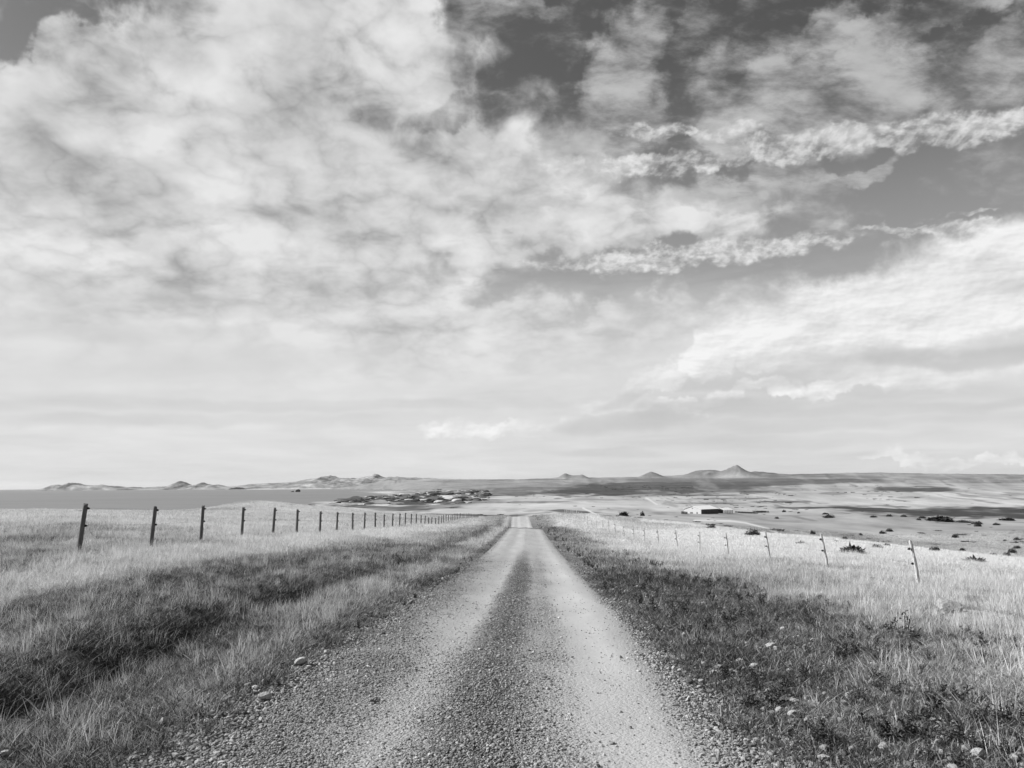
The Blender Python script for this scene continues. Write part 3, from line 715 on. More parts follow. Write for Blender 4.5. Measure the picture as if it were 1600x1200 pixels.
def sample(y0, y1, dens, spreadx=0.86, pad=4.5, p=1.0):
    """random ground points in the wedge the picture can see, with density ~ dens per m2 at y0 falling as (y0/y)^p"""
    n = int(dens * (y1 - y0) * 2 * (spreadx * (y0 + y1) / 2 + pad))
    y = rng.uniform(y0, y1, n * 1); x = rng.uniform(-1, 1, n) * (spreadx * y1 + pad)
    k = (np.abs(x) < spreadx * y + pad) & (rng.random(n) < (y0 / y) ** p)
    return x[k], y[k]

grass_tall = [blade_mesh("tall_grass_%d" % i, m_grass, 20, 0.14, 0.34, 0.09, 0.0045, 0.22, 0.5, 500 + i, wind=0.10) for i in range(6)]
grass_mid = [blade_mesh("mid_grass_%d" % i, m_grass, 34, 0.06, 0.20, 0.12, 0.0060, 0.45, 0.8, 520 + i, wind=0.06) for i in range(6)]
grass_low = [blade_mesh("low_grass_%d" % i, m_grass, 44, 0.02, 0.085, 0.13, 0.0075, 0.9, 0.6, 540 + i) for i in range(5)]
grass_far = [blade_mesh("far_grass_%d" % i, m_grass, 40, 0.05, 0.20, 0.30, 0.016, 0.4, 0.6, 560 + i, segs=2, wind=0.08) for i in range(5)]

def grass_points(bands, keep, scale_fn, tone_fn):
    P_, R_, S_, T_ = [], [], [], []
    for y0, y1, dn in bands:
        x, y = sample(y0, y1, dn)
        u = x - road_x(y)
        k = rng.random(len(x)) < keep(x, y, u)
        x, y, u = x[k], y[k], u[k]
        z = height(x, y)
        k = (z > -22)
        x, y, u, z = x[k], y[k], u[k], z[k]
        tn = tone_map(x, y, z)
        P_.append(np.stack([x, y, z], 1)); n = len(x)
        R_.append(np.stack([rng.normal(0, 0.10, n), rng.normal(0.02, 0.10, n), rng.uniform(0, 6.283, n)], 1))
        s = scale_fn(x, y, u, tn) * rng.uniform(0.7, 1.25, n)
        S_.append(np.stack([s * np.where(y > 30, 1.2, 1), s * np.where(y > 30, 1.2, 1), s], 1)); T_.append(tone_fn(x, y, u, tn))
    return [np.concatenate(q) for q in (P_, R_, S_, T_)]
verge = lambda u: sstep(1.72, 2.05, np.abs(u + 0.05 ))
def keep_low(x, y, u): return verge(u) * 0.95 * cleared(x, y)
def barev(u, y): return 1 - 0.62 * sstep(1.6, 2.0, u) * (1 - sstep(4.6, 6.0, u)) * (1 - sstep(30, 60, y))
def keep_mid(x, y, u):
    z = height(x, y); t = tone_map(x, y, z)
    return verge(u) * np.clip(0.08 + 1.0 * t, 0, 1) * sstep(1.9, 2.6, np.abs(u)) * (1 - 0.45 * (1 - sstep(6, 16, y)) * (u < 0)) * cleared(x, y) * barev(u, y)
def keep_tall(x, y, u):
    z = height(x, y); t = tone_map(x, y, z)
    c = sstep(-0.25, 0.35, fbm(x / 0.8, y / 1.0, 3, 601))
    side = np.where(u < 0, 0.5, 0.22 + 0.5 * sstep(5, 6.5, u))
    return sstep(2.1, 2.7, np.abs(u)) * np.clip(side * (0.22 + 1.0 * t) * (0.35 + c), 0, 1) * cleared(x, y) * barev(u, y)
a = grass_points([(3.2, 7, 330), (7, 13, 190), (13, 24, 80)], keep_low, lambda x, y, u, t: 0.9 + 0.02 * y, lambda x, y, u, t: np.clip(t * 0.75 - 0.04 + rng.normal(0, 0.09, len(t)), 0, 1))
scatter("low_grass", grass_low, *a, "short dark moss and cropped grass covering the verges beside the gravel road", "grass")
a = grass_points([(3.2, 7, 150), (7, 13, 100), (13, 26, 60), (26, 45, 26)], keep_mid, lambda x, y, u, t: (0.78 + 0.012 * y) * np.where(((u > 0) & (u < 5)) | ((u < -4.2) & (u > -7.4) & (y < 22)), 0.72, 1), lambda x, y, u, t: np.clip(0.22 + t * 0.70 + rng.normal(0, 0.12, len(t)), 0, 1))
scatter("meadow_grass", grass_mid, *a, "pale dry meadow grass growing on both sides of the road", "grass")
a = grass_points([(3.2, 8, 90), (8, 16, 60), (16, 30, 30), (30, 60, 12)], keep_tall, lambda x, y, u, t: (0.75 + 0.35 * t) + 0.006 * y, lambda x, y, u, t: np.clip(0.52 + t * 0.5 + rng.normal(0, 0.12, len(t)), 0, 1))
scatter("tall_grass", grass_tall, *a, "tall bleached grass stalks standing above the shorter verge grass", "grass")
a = grass_points([(24, 50, 26), (50, 90, 9), (90, 170, 2.6), (170, 260, 0.7)], lambda x, y, u: sstep(2.2, 3.2, np.abs(u)) * (1 - 0.0 * y), lambda x, y, u, t: 0.8 + 0.006 * y, lambda x, y, u, t: np.clip(t * 0.95 + rng.normal(0, 0.07, len(t)), 0, 1))
scatter("field_grass", grass_far, *a, "sunlit dry grass covering the fields behind both wire fences", "grass")

# dark heath sprigs on the right-hand verge
sprigs = [sprig_mesh("heath_sprig_%d" % i, m_sprig, 9, 0.16, 0.022, 620 + i) for i in range(5)]
P_, S_ = [], []
for y0, y1, dn in [(3.4, 8, 42), (8, 16, 26), (16, 32, 12), (32, 95, 5)]:
    x, y = sample(y0, y1, dn); u = x - road_x(y)
    right = np.interp(y, [0, 20, 40, 95], [6.6, 5.6, 5.0, 3.6])
    c = sstep(-0.3, 0.25, fbm(x / 1.0, y / 1.4, 3, 631))
    kp = sstep(1.7, 2.3, u) * (1 - sstep(right - 1.0, right + 0.6, u)) * (0.25 + 0.75 * c)
    kp = 0.75 * kp * cleared(x, y) + np.where((u > -2.2) & (u < -1.75), 0.25, 0) + np.where((u < -4) & (u > -8) & (y < 16), 0.06, 0)
    edge_ = np.exp(-((u - right + 0.5) / 0.4) ** 2)
    k = rng.random(len(x)) < kp
    x, y = x[k], y[k]; P_.append(np.stack([x, y, height(x, y)], 1)); n = len(x)
    s = rng.uniform(0.45, 1.2, n) * (1 + 0.45 * edge_[k] * (rng.random(n) < 0.35)) * np.where(x < 0, 0.6, 1) * (1 + 0.006 * y)
    S_.append(np.stack([s, s, s], 1))
P_ = np.concatenate(P_); S_ = np.concatenate(S_); n = len(P_)
scatter("heath_plants", sprigs, P_, np.stack([rng.normal(0, .15, n), rng.normal(0, .15, n), rng.uniform(0, 6.28, n)], 1), S_, rng.uniform(0.1, 0.8, n),
        "small dark leafy heath plants crowding the right verge of the road", "heath")

# gravel
pebbles = [stone_mesh("pebble_%d" % i, m_pebble, 640 + i, flat=0.62, sub=1) for i in range(6)]
P_, S_, T_ = [], [], []
for y0, y1, dn in [(2.8, 5.5, 5200), (5.5, 9, 3000), (9, 16, 1400), (16, 30, 450), (30, 70, 60)]:
    n = int(dn * (y1 - y0) * 4.4); y = rng.uniform(y0, y1, n); u = rng.uniform(-2.1, 2.3, n); x = u + road_x(y)
    t = road_tone(np.clip(u, -1.9, 1.9), y, x)
    kp = np.clip(1.05 - t * 1.25, 0.03, 1) * (1 - sstep(1.9, 2.5, np.abs(u) + 0.2 * fbm(x / 0.4, y / 0.6, 2, 651)))
    k = rng.random(n) < kp
    x, y, u, t = x[k], y[k], u[k], t[k]; n = len(x)
    s = np.exp(rng.normal(math.log(0.0135), 0.38, n)) * (1 + 0.5 * sstep(1.2, 1.8, np.abs(u))) * (1 + 0.022 * y)
    s = np.minimum(s, 0.06)
    z = height(x, y) + 0.006 - 0.025 * (np.exp(-((u + 0.62) / 0.28) ** 2) + np.exp(-((u - 0.98) / 0.34) ** 2)) + 0.02 * np.exp(-((u - 0.1) / 0.3) ** 2) + 0.03 * (1 - sstep(1.2, 1.65, np.abs(u)))
    z = np.where(np.abs(u) < 1.62, z, np.maximum(z - 0.10 * sstep(1.62, 1.95, np.abs(u)), height(x, y))) + s * 0.12
    P_.append(np.stack([x, y, z], 1)); S_.append(np.stack([s, s, s], 1))
    T_.append(np.clip(rng.normal(0.26, 0.22, n) + 0.44 * t + 0.1 * (rng.random(n) < 0.06) * 3, 0, 1))
for y0, y1, dn in [(3, 8, 260), (8, 18, 100), (18, 40, 22)]:      # strays in the right verge, fewer on the left
    n = int(dn * (y1 - y0) * 9); y = rng.uniform(y0, y1, n); u = rng.uniform(-3.4, 6.0, n); x = u + road_x(y)
    kp = np.where(u > 0, (1 - sstep(2.0, 6.0, u)), 0.25 * (1 - sstep(2.0, 3.2, -u))) * (np.abs(u) > 1.7) * (0.35 + 0.9 * sstep(-.1, .4, fbm(x / 0.6, y / 0.8, 2, 661)))
    k = rng.random(n) < kp
    x, y = x[k], y[k]; n = len(x); s = np.minimum(np.exp(rng.normal(math.log(0.026), 0.45, n)) * (1 + 0.02 * y), 0.09)
    P_.append(np.stack([x, y, height(x, y) + s * 0.25 + 0.012], 1)); S_.append(np.stack([s, s, s], 1)); T_.append(np.clip(rng.normal(0.34, 0.22, n), 0, 1))
P_ = np.concatenate(P_); S_ = np.concatenate(S_); T_ = np.concatenate(T_); n = len(P_)
scatter("gravel", pebbles, P_, np.stack([rng.normal(0, .35, n), rng.normal(0, .35, n), rng.uniform(0, 6.28, n)], 1), S_, T_,
        "loose crushed stones lying over the wheel tracks and edges of the road", "gravel")

# low tussocks and diddle-dee speckling the far pastures
tus = [blade_mesh("tussock_%d" % i, m_sprig, 60, 0.25, 0.55, 0.45, 0.12, 0.7, 0.5, 680 + i, segs=2) for i in range(4)]
P_, S_, T_ = [], [], []
for y0, y1, dn in [(190, 400, 0.010), (400, 900, 0.0042), (900, 2000, 0.0009), (2000, 4200, 0.00022)]:
    x, y = sample(y0, y1, dn, spreadx=0.72)
    c = fbm(x / (20 + .05 * y), y / (30 + 0.12 * y), 4, 691, 0.6); z = height(x, y); tn = tone_map(x, y, z)
    k = (rng.random(len(x)) < np.clip(sstep(0.0, 0.45, c) * 0.8 + 0.04, 0, 1)) & (z > SEA + 0.5) & ((x / y > -0.19) | (z > -16))
    x, y, z = x[k], y[k], z[k]; s = np.exp(rng.normal(0, 0.45, len(x))) * (0.7 + y / 700.0)
    P_.append(np.stack([x, y, z], 1)); S_.append(np.stack([s * 1.3, s * 1.3, s * 0.55], 1)); T_.append(rng.uniform(0.2, 1.0, len(x)))
P_ = np.concatenate(P_); S_ = np.concatenate(S_); T_ = np.concatenate(T_); n = len(P_)
scatter("tussock_grass", tus, P_, np.stack([0 * P_[:, 0], 0 * P_[:, 0], rng.uniform(0, 6.28, n)], 1), S_, T_, "dark low tussocks speckling the pastures beyond the road crest", "tussock")

# broken rock along the headland across the bay
m_shore, g, b = new_mat("shore_rock")
sh_t = attr(g, 'tone', 'INSTANCER'); sh_n = noise(g, geo(g), 0.12, 5, 0.6)
g.links.new(grey(g, (sh_t * 0.5 + (sh_n - 0.5) * 0.2 + 0.02).max(0.02)), b.inputs['Base Color'])
shore_k = [stone_mesh("shore_rock_%d" % i, m_shore, 900 + i, flat=0.55, sub=2, rough=0.5, sharp=0.9) for i in range(5)]
y = np.exp(rng.uniform(math.log(1080), math.log(3100), 5200)); x = y * rng.uniform(-0.225, -0.03, len(y))
z = height(x, y); c = fbm(x / 60.0, y / 150.0, 4, 921, 0.6)
k = (rng.random(len(y)) < sstep(0.02, 0.40, c)) & (z > SEA - 1.5) & (z < SEA + 9)
x, y, z = x[k], y[k], np.maximum(z[k], SEA); n = len(x)
s = np.exp(rng.normal(math.log(9), 0.5, n))
scatter("shore_rocks", shore_k, np.stack([x, y, z + s * 0.05], 1), np.stack([rng.normal(0, .1, n), rng.normal(0, .1, n), rng.uniform(0, 6.28, n)], 1), np.stack([s * 1.3, s * 1.3, s * 0.55], 1),
        np.where(rng.random(n) < 0.16, rng.uniform(0.7, 1.0, n), rng.uniform(0, 0.2, n)), "dark broken rocks along the low headland between the bay and the plain", "rocks")
# ------------------------------------------------------------------ countable things
def tag(o, label, cat, group=None):
    o['label'] = label; o['category'] = cat
    if group: o['group'] = group
    return o
def empty(name, loc, rz=0.0):
    o = bpy.data.objects.new(name, None); COL.objects.link(o); o.location = loc; o.rotation_euler = (0, 0, rz); o.empty_display_size = 0.2
    return o
def link(name, me, parent=None, loc=(0, 0, 0), rot=(0, 0, 0), scl=(1, 1, 1)):
    o = bpy.data.objects.new(name, me); COL.objects.link(o); o.parent = parent
    o.location = loc; o.rotation_euler = rot; o.scale = scl
    return o
def gz(x, y): return float(height(np.array([x]), np.array([y]))[0])

def box(bm, c, s, rz=0.0, rx=0.0, taper=1.0, bev=0.0):
    r = bmesh.ops.create_cube(bm, size=1.0)
    for v in r['verts']:
        k = taper if v.co.z > 0 else 1.0
        v.co = Vector((v.co.x * s[0] * k, v.co.y * s[1] * k, v.co.z * s[2]))
    m = Matrix.Translation(c) @ Matrix.Rotation(rz, 4, 'Z') @ Matrix.Rotation(rx, 4, 'X')
    bmesh.ops.transform(bm, matrix=m, verts=r['verts'])
def to_mesh(name, bm, mat, smooth=False):
    me = bpy.data.meshes.new(name); bm.to_mesh(me); bm.free(); me.materials.append(mat)
    if smooth: me.polygons.foreach_set('use_smooth', [True] * len(me.polygons))
    return me

def simple_mat(name, base, var, scale, rough=0.9, stretch=(1, 1, 1), spots=0.0, bstr=0.5, bdist=0.01):
    m, n, b = new_mat(name); p = obj_co(n)
    a = noise(n, p, scale, 6, 0.6, scl=stretch); c = noise(n, p, scale * 3.1, 4, 0.6, scl=stretch, loc=(4, 4, 4))
    v = (a - 0.5) * var + (c - 0.5) * var * 0.6 + base
    if spots: v = v.mix(0.05, noise(n, p, scale * 1.3, 3, 0.5, loc=(9, 1, 5)).ss(0.56, 0.62) * spots)
    n.links.new(grey(n, v.max(0.02)), b.inputs['Base Color']); b.inputs['Roughness'].default_value = rough
    bump(n, b, a + c * 0.5, bstr, bdist)
    return m
m_post = simple_mat("weathered_post_timber", 0.11, 0.14, 9, stretch=(3, 3, 0.35), bdist=0.008)
m_pale = simple_mat("bleached_post_timber", 0.52, 0.25, 8, stretch=(2, 2, 0.5), spots=0.9, bdist=0.012)
m_black = simple_mat("black_insulator", 0.03, 0.01, 20)
m_wire = simple_mat("fence_wire", 0.14, 0.03, 20, rough=0.5)
m_white = simple_mat("white_sheet_metal", 0.50, 0.10, 0.8, rough=0.6, stretch=(1, 1, 0.4), bdist=0.02)
m_roof = simple_mat("pale_roof_metal", 0.80, 0.06, 0.6, rough=0.5, bdist=0.02)
m_shade_dark = simple_mat("shaded_wall_dark_timber", 0.085, 0.05, 1.2, stretch=(1, 1, 0.3), bdist=0.02)  # shade of the barn's sunless side painted in; also yard timber, back wall
m_rail = simple_mat("old_yard_timber", 0.16, 0.12, 3, stretch=(1, 1, 1))
m_stone = simple_mat("pale_lichened_stone", 0.48, 0.30, 7, spots=0.25, bstr=0.9, bdist=0.02)
m_rock = simple_mat("grey_rock", 0.36, 0.34, 4, spots=0.3, bstr=1.0, bdist=0.05)
m_cliff = simple_mat("dark_sea_rock", 0.06, 0.06, 0.08, bstr=1.0, bdist=2.0)

# --- fences -------------------------------------------------------
def post_mesh(name, mat, w, h, seed, square=True, crook=0.0):
    r = np.random.default_rng(seed); bm = bmesh.new(); rings = []; n = 8 if square else 10; L = 12
    ph = r.uniform(0, 6)
    for i in range(L + 1):
        q = i / L; z = -0.35 + (h + 0.35) * q
        ox = crook * math.sin(q * 4 + ph) * 0.06; oy = crook * math.cos(q * 3.3 + ph) * 0.05; ring = []
        for k in range(n):
            a = 2 * math.pi * k / n + (math.pi / 8 if square else 0)
            rr = w / 2 * (1.12 if square else 1.0) * (1 - 0.10 * q) * (1 + (0.03 if square else 0.16) * r.normal() * 0.6)
            c, s = math.cos(a), math.sin(a)
            if square: e = 0.45; c = math.copysign(abs(c) ** e, c); s = math.copysign(abs(s) ** e, s); rr *= 0.92
            ring.append(bm.verts.new((ox + rr * c, oy + rr * s, z + (0.02 * r.normal() * (i == L)))))
        rings.append(ring)
    for a_, b_ in zip(rings, rings[1:]):
        for k in range(n): bm.faces.new((a_[k], a_[(k + 1) % n], b_[(k + 1) % n], b_[k]))
    bm.faces.new(rings[-1]); bm.faces.new(rings[0][::-1])
    return to_mesh(name, bm, mat)
def insul_mesh():
    bm = bmesh.new(); box(bm, (0.015, 0, 0), (0.045, 0.04, 0.055)); box(bm, (0.045, 0, 0.0), (0.03, 0.026, 0.028))
    bmesh.ops.bevel(bm, geom=bm.edges[:], offset=0.006, segments=1, affect='EDGES')
    return to_mesh("insulator", bm, m_black)
me_ins = insul_mesh()
def strand(name, pts, r, parent, mat):
    bm = bmesh.new(); prev = None
    for p_ in pts:
        ring = [bm.verts.new((p_[0] + r * math.cos(a), p_[1], p_[2] + r * math.sin(a))) for a in (0.5, 2.6, 4.7)]
        if prev:
            for k in range(3): bm.faces.new((prev[k], prev[(k + 1) % 3], ring[(k + 1) % 3], ring[k]))
        prev = ring
    return link(name, to_mesh(name, bm, mat), parent)

# left fence
lf = empty("wire_fence", (-10.5, 19.8, gz(-10.5, 19.8)))
tag(lf, "long wire fence of dark square posts on the left of the road", "fence")
org = Vector(lf.location)
pv = [post_mesh("post", m_post, 0.105, 1.2, 700 + i) for i in range(4)]
ly = [19.8, 23.8, 27.6, 31.6, 35.7, 39.7, 44.3, 48.8, 53.6, 57.8]
while ly[-1] < 236: ly.append(ly[-1] + 4.3)
wires = {0: [], 1: []}
for i, y in enumerate(ly):
    x = -10.5 + (0.35 * sstep(60, 240, y)) + 0.06 * random.uniform(-1, 1); z = gz(x, y)
    ln = [0.09, 0.07, 0.03, 0.03, 0.05, 0.02, 0.015, 0.03][i] if i < 8 else random.uniform(-0.02, 0.05)
    k = 1.0 if y < 60 else 1.0 - 0.1 * random.random()
    o = link("post", pv[i % 4], lf, Vector((x, y, z)) - org, (random.uniform(-.02, .02), ln, 0), (1, 1, k))
    o.rotation_euler.z = 0
    o.rotation_euler = (Matrix.Rotation(ln, 3, 'Y') @ Matrix.Rotation(0.55 + random.uniform(-.2, .2), 3, 'Z')).to_euler()
    for j, hgt in ((0, 1.12), (1, 0.70)):
        wires[j].append((x + 0.07 + math.sin(ln) * hgt - org.x, y - org.y, z + hgt * k - org.z))
        if y < 130:
            q = link("insulator", me_ins, o); q.location = (0.045, -0.03, hgt); q.rotation_euler = (0, 0, -0.55)
for j in (0, 1): strand("wire", wires[j], 0.0022, lf, m_wire)

# right fence
rf = empty("wire_fence", (10.6, 21.2, gz(10.6, 21.2)))
tag(rf, "old wire fence of pale crooked posts crossing the bright field on the right", "fence")
org = Vector(rf.location)
pr_ = [post_mesh("post", m_pale, 0.085, 1.2, 720 + i, square=False, crook=0.35) for i in range(4)]
yy = 21.2; i = 0; wires = {0: [], 1: []}
while yy < 166:
    x = 10.55 + 0.1 * random.uniform(-1, 1) ; z = gz(x, yy)
    ln = [-0.17, -0.12, -0.09, -0.09, 0.03][i] if i < 5 else random.uniform(-.05, .05)
    o = link("post", pr_[i % 4], rf, Vector((x, yy, z)) - org, (0, 0, 0), (1, 1, 1 if i < 3 else 0.95))
    o.rotation_euler = (Matrix.Rotation(ln, 3, 'Y') @ Matrix.Rotation(random.uniform(0, 3), 3, 'Z')).to_euler()
    for j, hgt in ((0, 1.0), (1, 0.62)):
        wires[j].append((x - 0.05 + math.sin(ln) * hgt - org.x, yy - org.y, z + hgt - org.z))
        if i < 12:
            q = link("insulator", me_ins, o); q.matrix_basis = (Matrix.Rotation(-o.rotation_euler.z, 4, 'Z') @ Matrix.Translation((-0.05, -0.03, hgt)) @ Matrix.Rotation(math.pi, 4, 'Z'))
    yy += 6.3 if yy < 120 else 3.6; i += 1
for j in (0, 1): strand("wire", wires[j], 0.0022, rf, m_wire)

# --- bushes -------------------------------------------------------
m_bush, g, b = new_mat("dark_bush_leaves")
ri = S(g, g.nodes.new('ShaderNodeNewGeometry').outputs['Random Per Island'])
g.links.new(grey(g, ri * 0.035 + 0.012), b.inputs['Base Color'])
def bush_mesh(seed, n=650, spiky=0.0):
    r = np.random.default_rng(seed); vs = []; fs = []
    N, M_ = 14, 6
    for i in range(M_ + 1):
        el_ = i / M_ * math.pi / 2
        for k in range(N):
            a = 2 * math.pi * k / N; rr = math.cos(el_) * 0.44 * (1 + 0.16 * float(fbm(np.array(math.cos(a) * 2 + seed), np.array(math.sin(a) * 2.0 + i), 2, seed)))
            vs.append((rr * math.cos(a), rr * math.sin(a), math.sin(el_) * 0.40 - 0.03))
    for i in range(M_):
        for k in range(N): fs.append((i * N + k, i * N + (k + 1) % N, (i + 1) * N + (k + 1) % N, (i + 1) * N + k))
    for _ in range(n):
        a = r.uniform(0, 6.283); e = math.asin(r.random()); lob = 1 + 0.18 * math.sin(3 * a + seed) + 0.10 * math.sin(7 * a + 2 * seed)
        rad = 0.5 * lob * r.uniform(0.78, 1.05)
        p_ = np.array([math.cos(e) * math.cos(a) * rad, math.cos(e) * math.sin(a) * rad, math.sin(e) * rad * 0.92 + 0.0])
        out_ = p_ / np.linalg.norm(p_); out_[2] += 0.4
        u = out_ + r.normal(size=3) * 0.55; u /= np.linalg.norm(u); v = np.cross(u, r.normal(size=3)); v /= np.linalg.norm(v) + 1e-6
        L = r.uniform(0.06, 0.12) * (1 + spiky * (r.random() < 0.25)); b0 = len(vs)
        vs += [tuple(p_ - v * L * .28), tuple(p_ + v * L * .28), tuple(p_ + u * L)]; fs.append((b0, b0 + 1, b0 + 2))
    me = bpy.data.meshes.new("bush"); me.from_pydata(vs, [], fs); me.materials.append(m_bush); me.update()
    return me
bm_ = [bush_mesh(11), bush_mesh(23), bush_mesh(37), bush_mesh(41, spiky=1.6)]
ORD = ["first", "second", "third", "fourth", "fifth", "sixth", "seventh", "eighth", "ninth", "tenth", "eleventh", "twelfth", "thirteenth", "fourteenth", "fifteenth", "sixteenth"]
ROWS = [
 ("on the bright near slope", "bushes on the bright near slope", [
  (1112, 827.5, 14, 5.5, 0, "low dark bush right behind the far end of the pale fence, on the bright crest"),
  (1176, 838.5, 23, 9, 1, "wide black domed bush touching the top of a pale fence post"),
  (1181, 832, 8, 2.5, 2, "tiny bush just behind the wide black domed bush on the crest"),
  (1252, 853, 15, 5, 3, "ragged half bare bush left of the second tall pale post"),
  (1270, 836.5, 8, 6, 0, "small upright bush on the crest line left of the second tall pale post"),
  (1320, 845, 12, 4.5, 1, "low bush on the bright crest above the big spiky bush"),
  (1306, 848.5, 9, 3, 2, "faint flat bush on the crest just right of the second tall pale post"),
  (1332, 868.5, 34, 12.5, 3, "largest spiky black bush, between the two tallest pale posts"),
  (1370, 859, 16, 7, 0, "rounded bush halfway between the big spiky bush and the nearest pale post"),
  (1385, 854.8, 12, 4, 1, "flat bush right behind the rounded one near the nearest pale post"),
  (1461, 863, 16, 7, 2, "dark rounded bush just right of the nearest pale post"),
  (1504, 862, 8, 4.5, 0, "small bush on the crest above the low black bush at right"),
  (1522, 882.5, 30, 9, 3, "low wide black bush in the bright grass right of the nearest pale post")]),
 ("at the crest's right end", "bushes at the right end of the bright crest", [
  (1552, 870.5, 15, 4.5, 1, "flat dark bush"), (1566, 872.5, 10, 3, 2, "thin low bush"), (1574, 871, 11, 6, 0, "rounded dark bush"),
  (1582, 865.5, 12, 6.5, 1, "tall rounded dark bush"), (1590, 858.5, 10, 4.5, 2, "small dark bush"), (1596, 875.5, 10, 3, 0, "flat dark bush cut by the picture edge")]),
 ("on the grey slope behind the crest", "bushes on the grey slope behind the crest", [
  (1345, 838, 6, 3.5, 0, "tiny dark bush"), (1379, 835, 10, 4.5, 1, "small domed bush"), (1390, 831.5, 10, 4.5, 2, "small domed bush"), (1372, 849.5, 5, 2.5, 1, "speck of a bush"),
  (1492, 841, 10, 4.5, 0, "lone domed bush"), (1570, 846.5, 5, 2.5, 2, "speck of a bush"), (1589, 845.5, 9, 4, 1, "small domed bush")]),
 ("along the far edge of the grey slope", "bushes along the far edge of the grey slope", [
  (1214, 811.5, 6, 2.8, 0, "tiny bush"), (1225, 801, 6, 3, 1, "tiny bush"), (1248, 803, 4.5, 2, 2, "tiny bush"), (1290, 804.5, 9, 2.6, 0, "flat bush"), (1296, 810, 14, 5, 1, "domed bush"),
  (1365, 809.3, 10, 3, 2, "low bush"), (1389, 807.8, 9, 3, 0, "low bush"), (1412, 808.5, 9, 3, 1, "low bush"), (1441, 810.5, 10, 3, 2, "low bush"), (1436, 813.8, 7, 2.5, 0, "tiny bush"),
  (1469, 815.5, 34, 7, 3, "long dark clump of bush"), (1506, 817.5, 22, 4, 1, "long low bush"), (1527, 820, 15, 4.5, 0, "low bush"), (1528, 823.5, 10, 4.5, 2, "domed bush"), (1557, 821.5, 10, 3.5, 1, "low bush"), (1574, 814.5, 20, 4, 3, "long low bush")]),
 ("beyond the road crest, left of the white shed", "bushes left of the white shed", [
  (964, 808.8, 5, 2.6, 0, "speck of a bush"), (975, 807.5, 13, 6, 3, "ragged bush"), (1004, 807, 7, 6, 1, "round bush")]),
]
for where, grp, items in ROWS:
    order = sorted(range(len(items)), key=lambda k: items[k][0])
    for k, (px, py, w, h, v, lab) in enumerate(items):
        p_ = hit(px, py - 0.8, y0=35); D = p_.y
        s = w / F_PX * D; hz = h / F_PX * D / 0.46
        o = link("bush", bm_[v], None, (p_.x, p_.y, p_.z - 0.03 * s), (0, 0, random.uniform(0, 6.28)), (s * 0.98, s * 0.98, hz))
        if where != "on the bright near slope": lab = "%s %s, %s from left" % (lab, where, ORD[order.index(k)])
        tag(o, lab, "bush", grp)

# --- stones lying on the verges ------------------------------------
sm = [stone_mesh("stone", m_stone, 800 + i, flat=0.55, sub=3, sharp=0.8) for i in range(5)]
for px, py, w, v, lab in STONES:
    p_ = hit(px, py); s = w / F_PX * p_.y * 1.1
    o = link("stone", sm[v], None, (p_.x, p_.y, p_.z + s * 0.16 + 0.02), (random.uniform(-.2, .2), random.uniform(-.2, .2), random.uniform(-0.3, 0.3)), (s, s, s))
    tag(o, lab, "stone", "pale stones on the road verges")
p_ = hit(1482, 957); s = 38 / F_PX * p_.y
rk_ = stone_mesh("rock", m_rock, 851, flat=0.5, sub=4, rough=0.6, sharp=0.9)
tag(link("rock", rk_, None, (p_.x, p_.y, p_.z + s * 0.30), (0.50, -0.05, 0.1), (s * 1.15, s * 1.0, s * 0.62)), "grey slab of rock in the bright grass below the nearest pale fence post", "rock")
# outcrop on the left skyline
p_ = hit(128, 799.5, y0=60); oc = empty("rock_outcrop", p_); tag(oc, "low dark rock outcrop on the skyline left of the nearest dark post", "rock")
for k, (dx_, s) in enumerate(((-0.75, .55), (-0.1, .75), (0.55, .6), (0.95, .4))):
    link("boulder", rk_, oc, (dx_, random.uniform(-.2, .2), s * 0.12), (0, 0, random.uniform(0, 3)), (s, s * .8, s))
# sea stacks
for px, w, h, lab in ((465.5, 8, 5, "larger dark rock standing in the bay off the hilly shore"), (457.5, 4.5, 2.2, "smaller dark rock in the bay, left of the larger one")):
    Yd = 4300.0; d = ray(px, 768.5); x = d.x / d.y * Yd; W_ = w / F_PX * Yd; H_ = h / F_PX * Yd
    me = stone_mesh("sea_rock", m_cliff, 860 + int(w), flat=1.0, sub=3, rough=0.5, sharp=0.9)
    tag(link("sea_rock", me, None, (x, Yd, SEA + H_ * 0.12), (0, 0, 0.4), (W_, W_, H_ * 1.7)), lab, "rock")

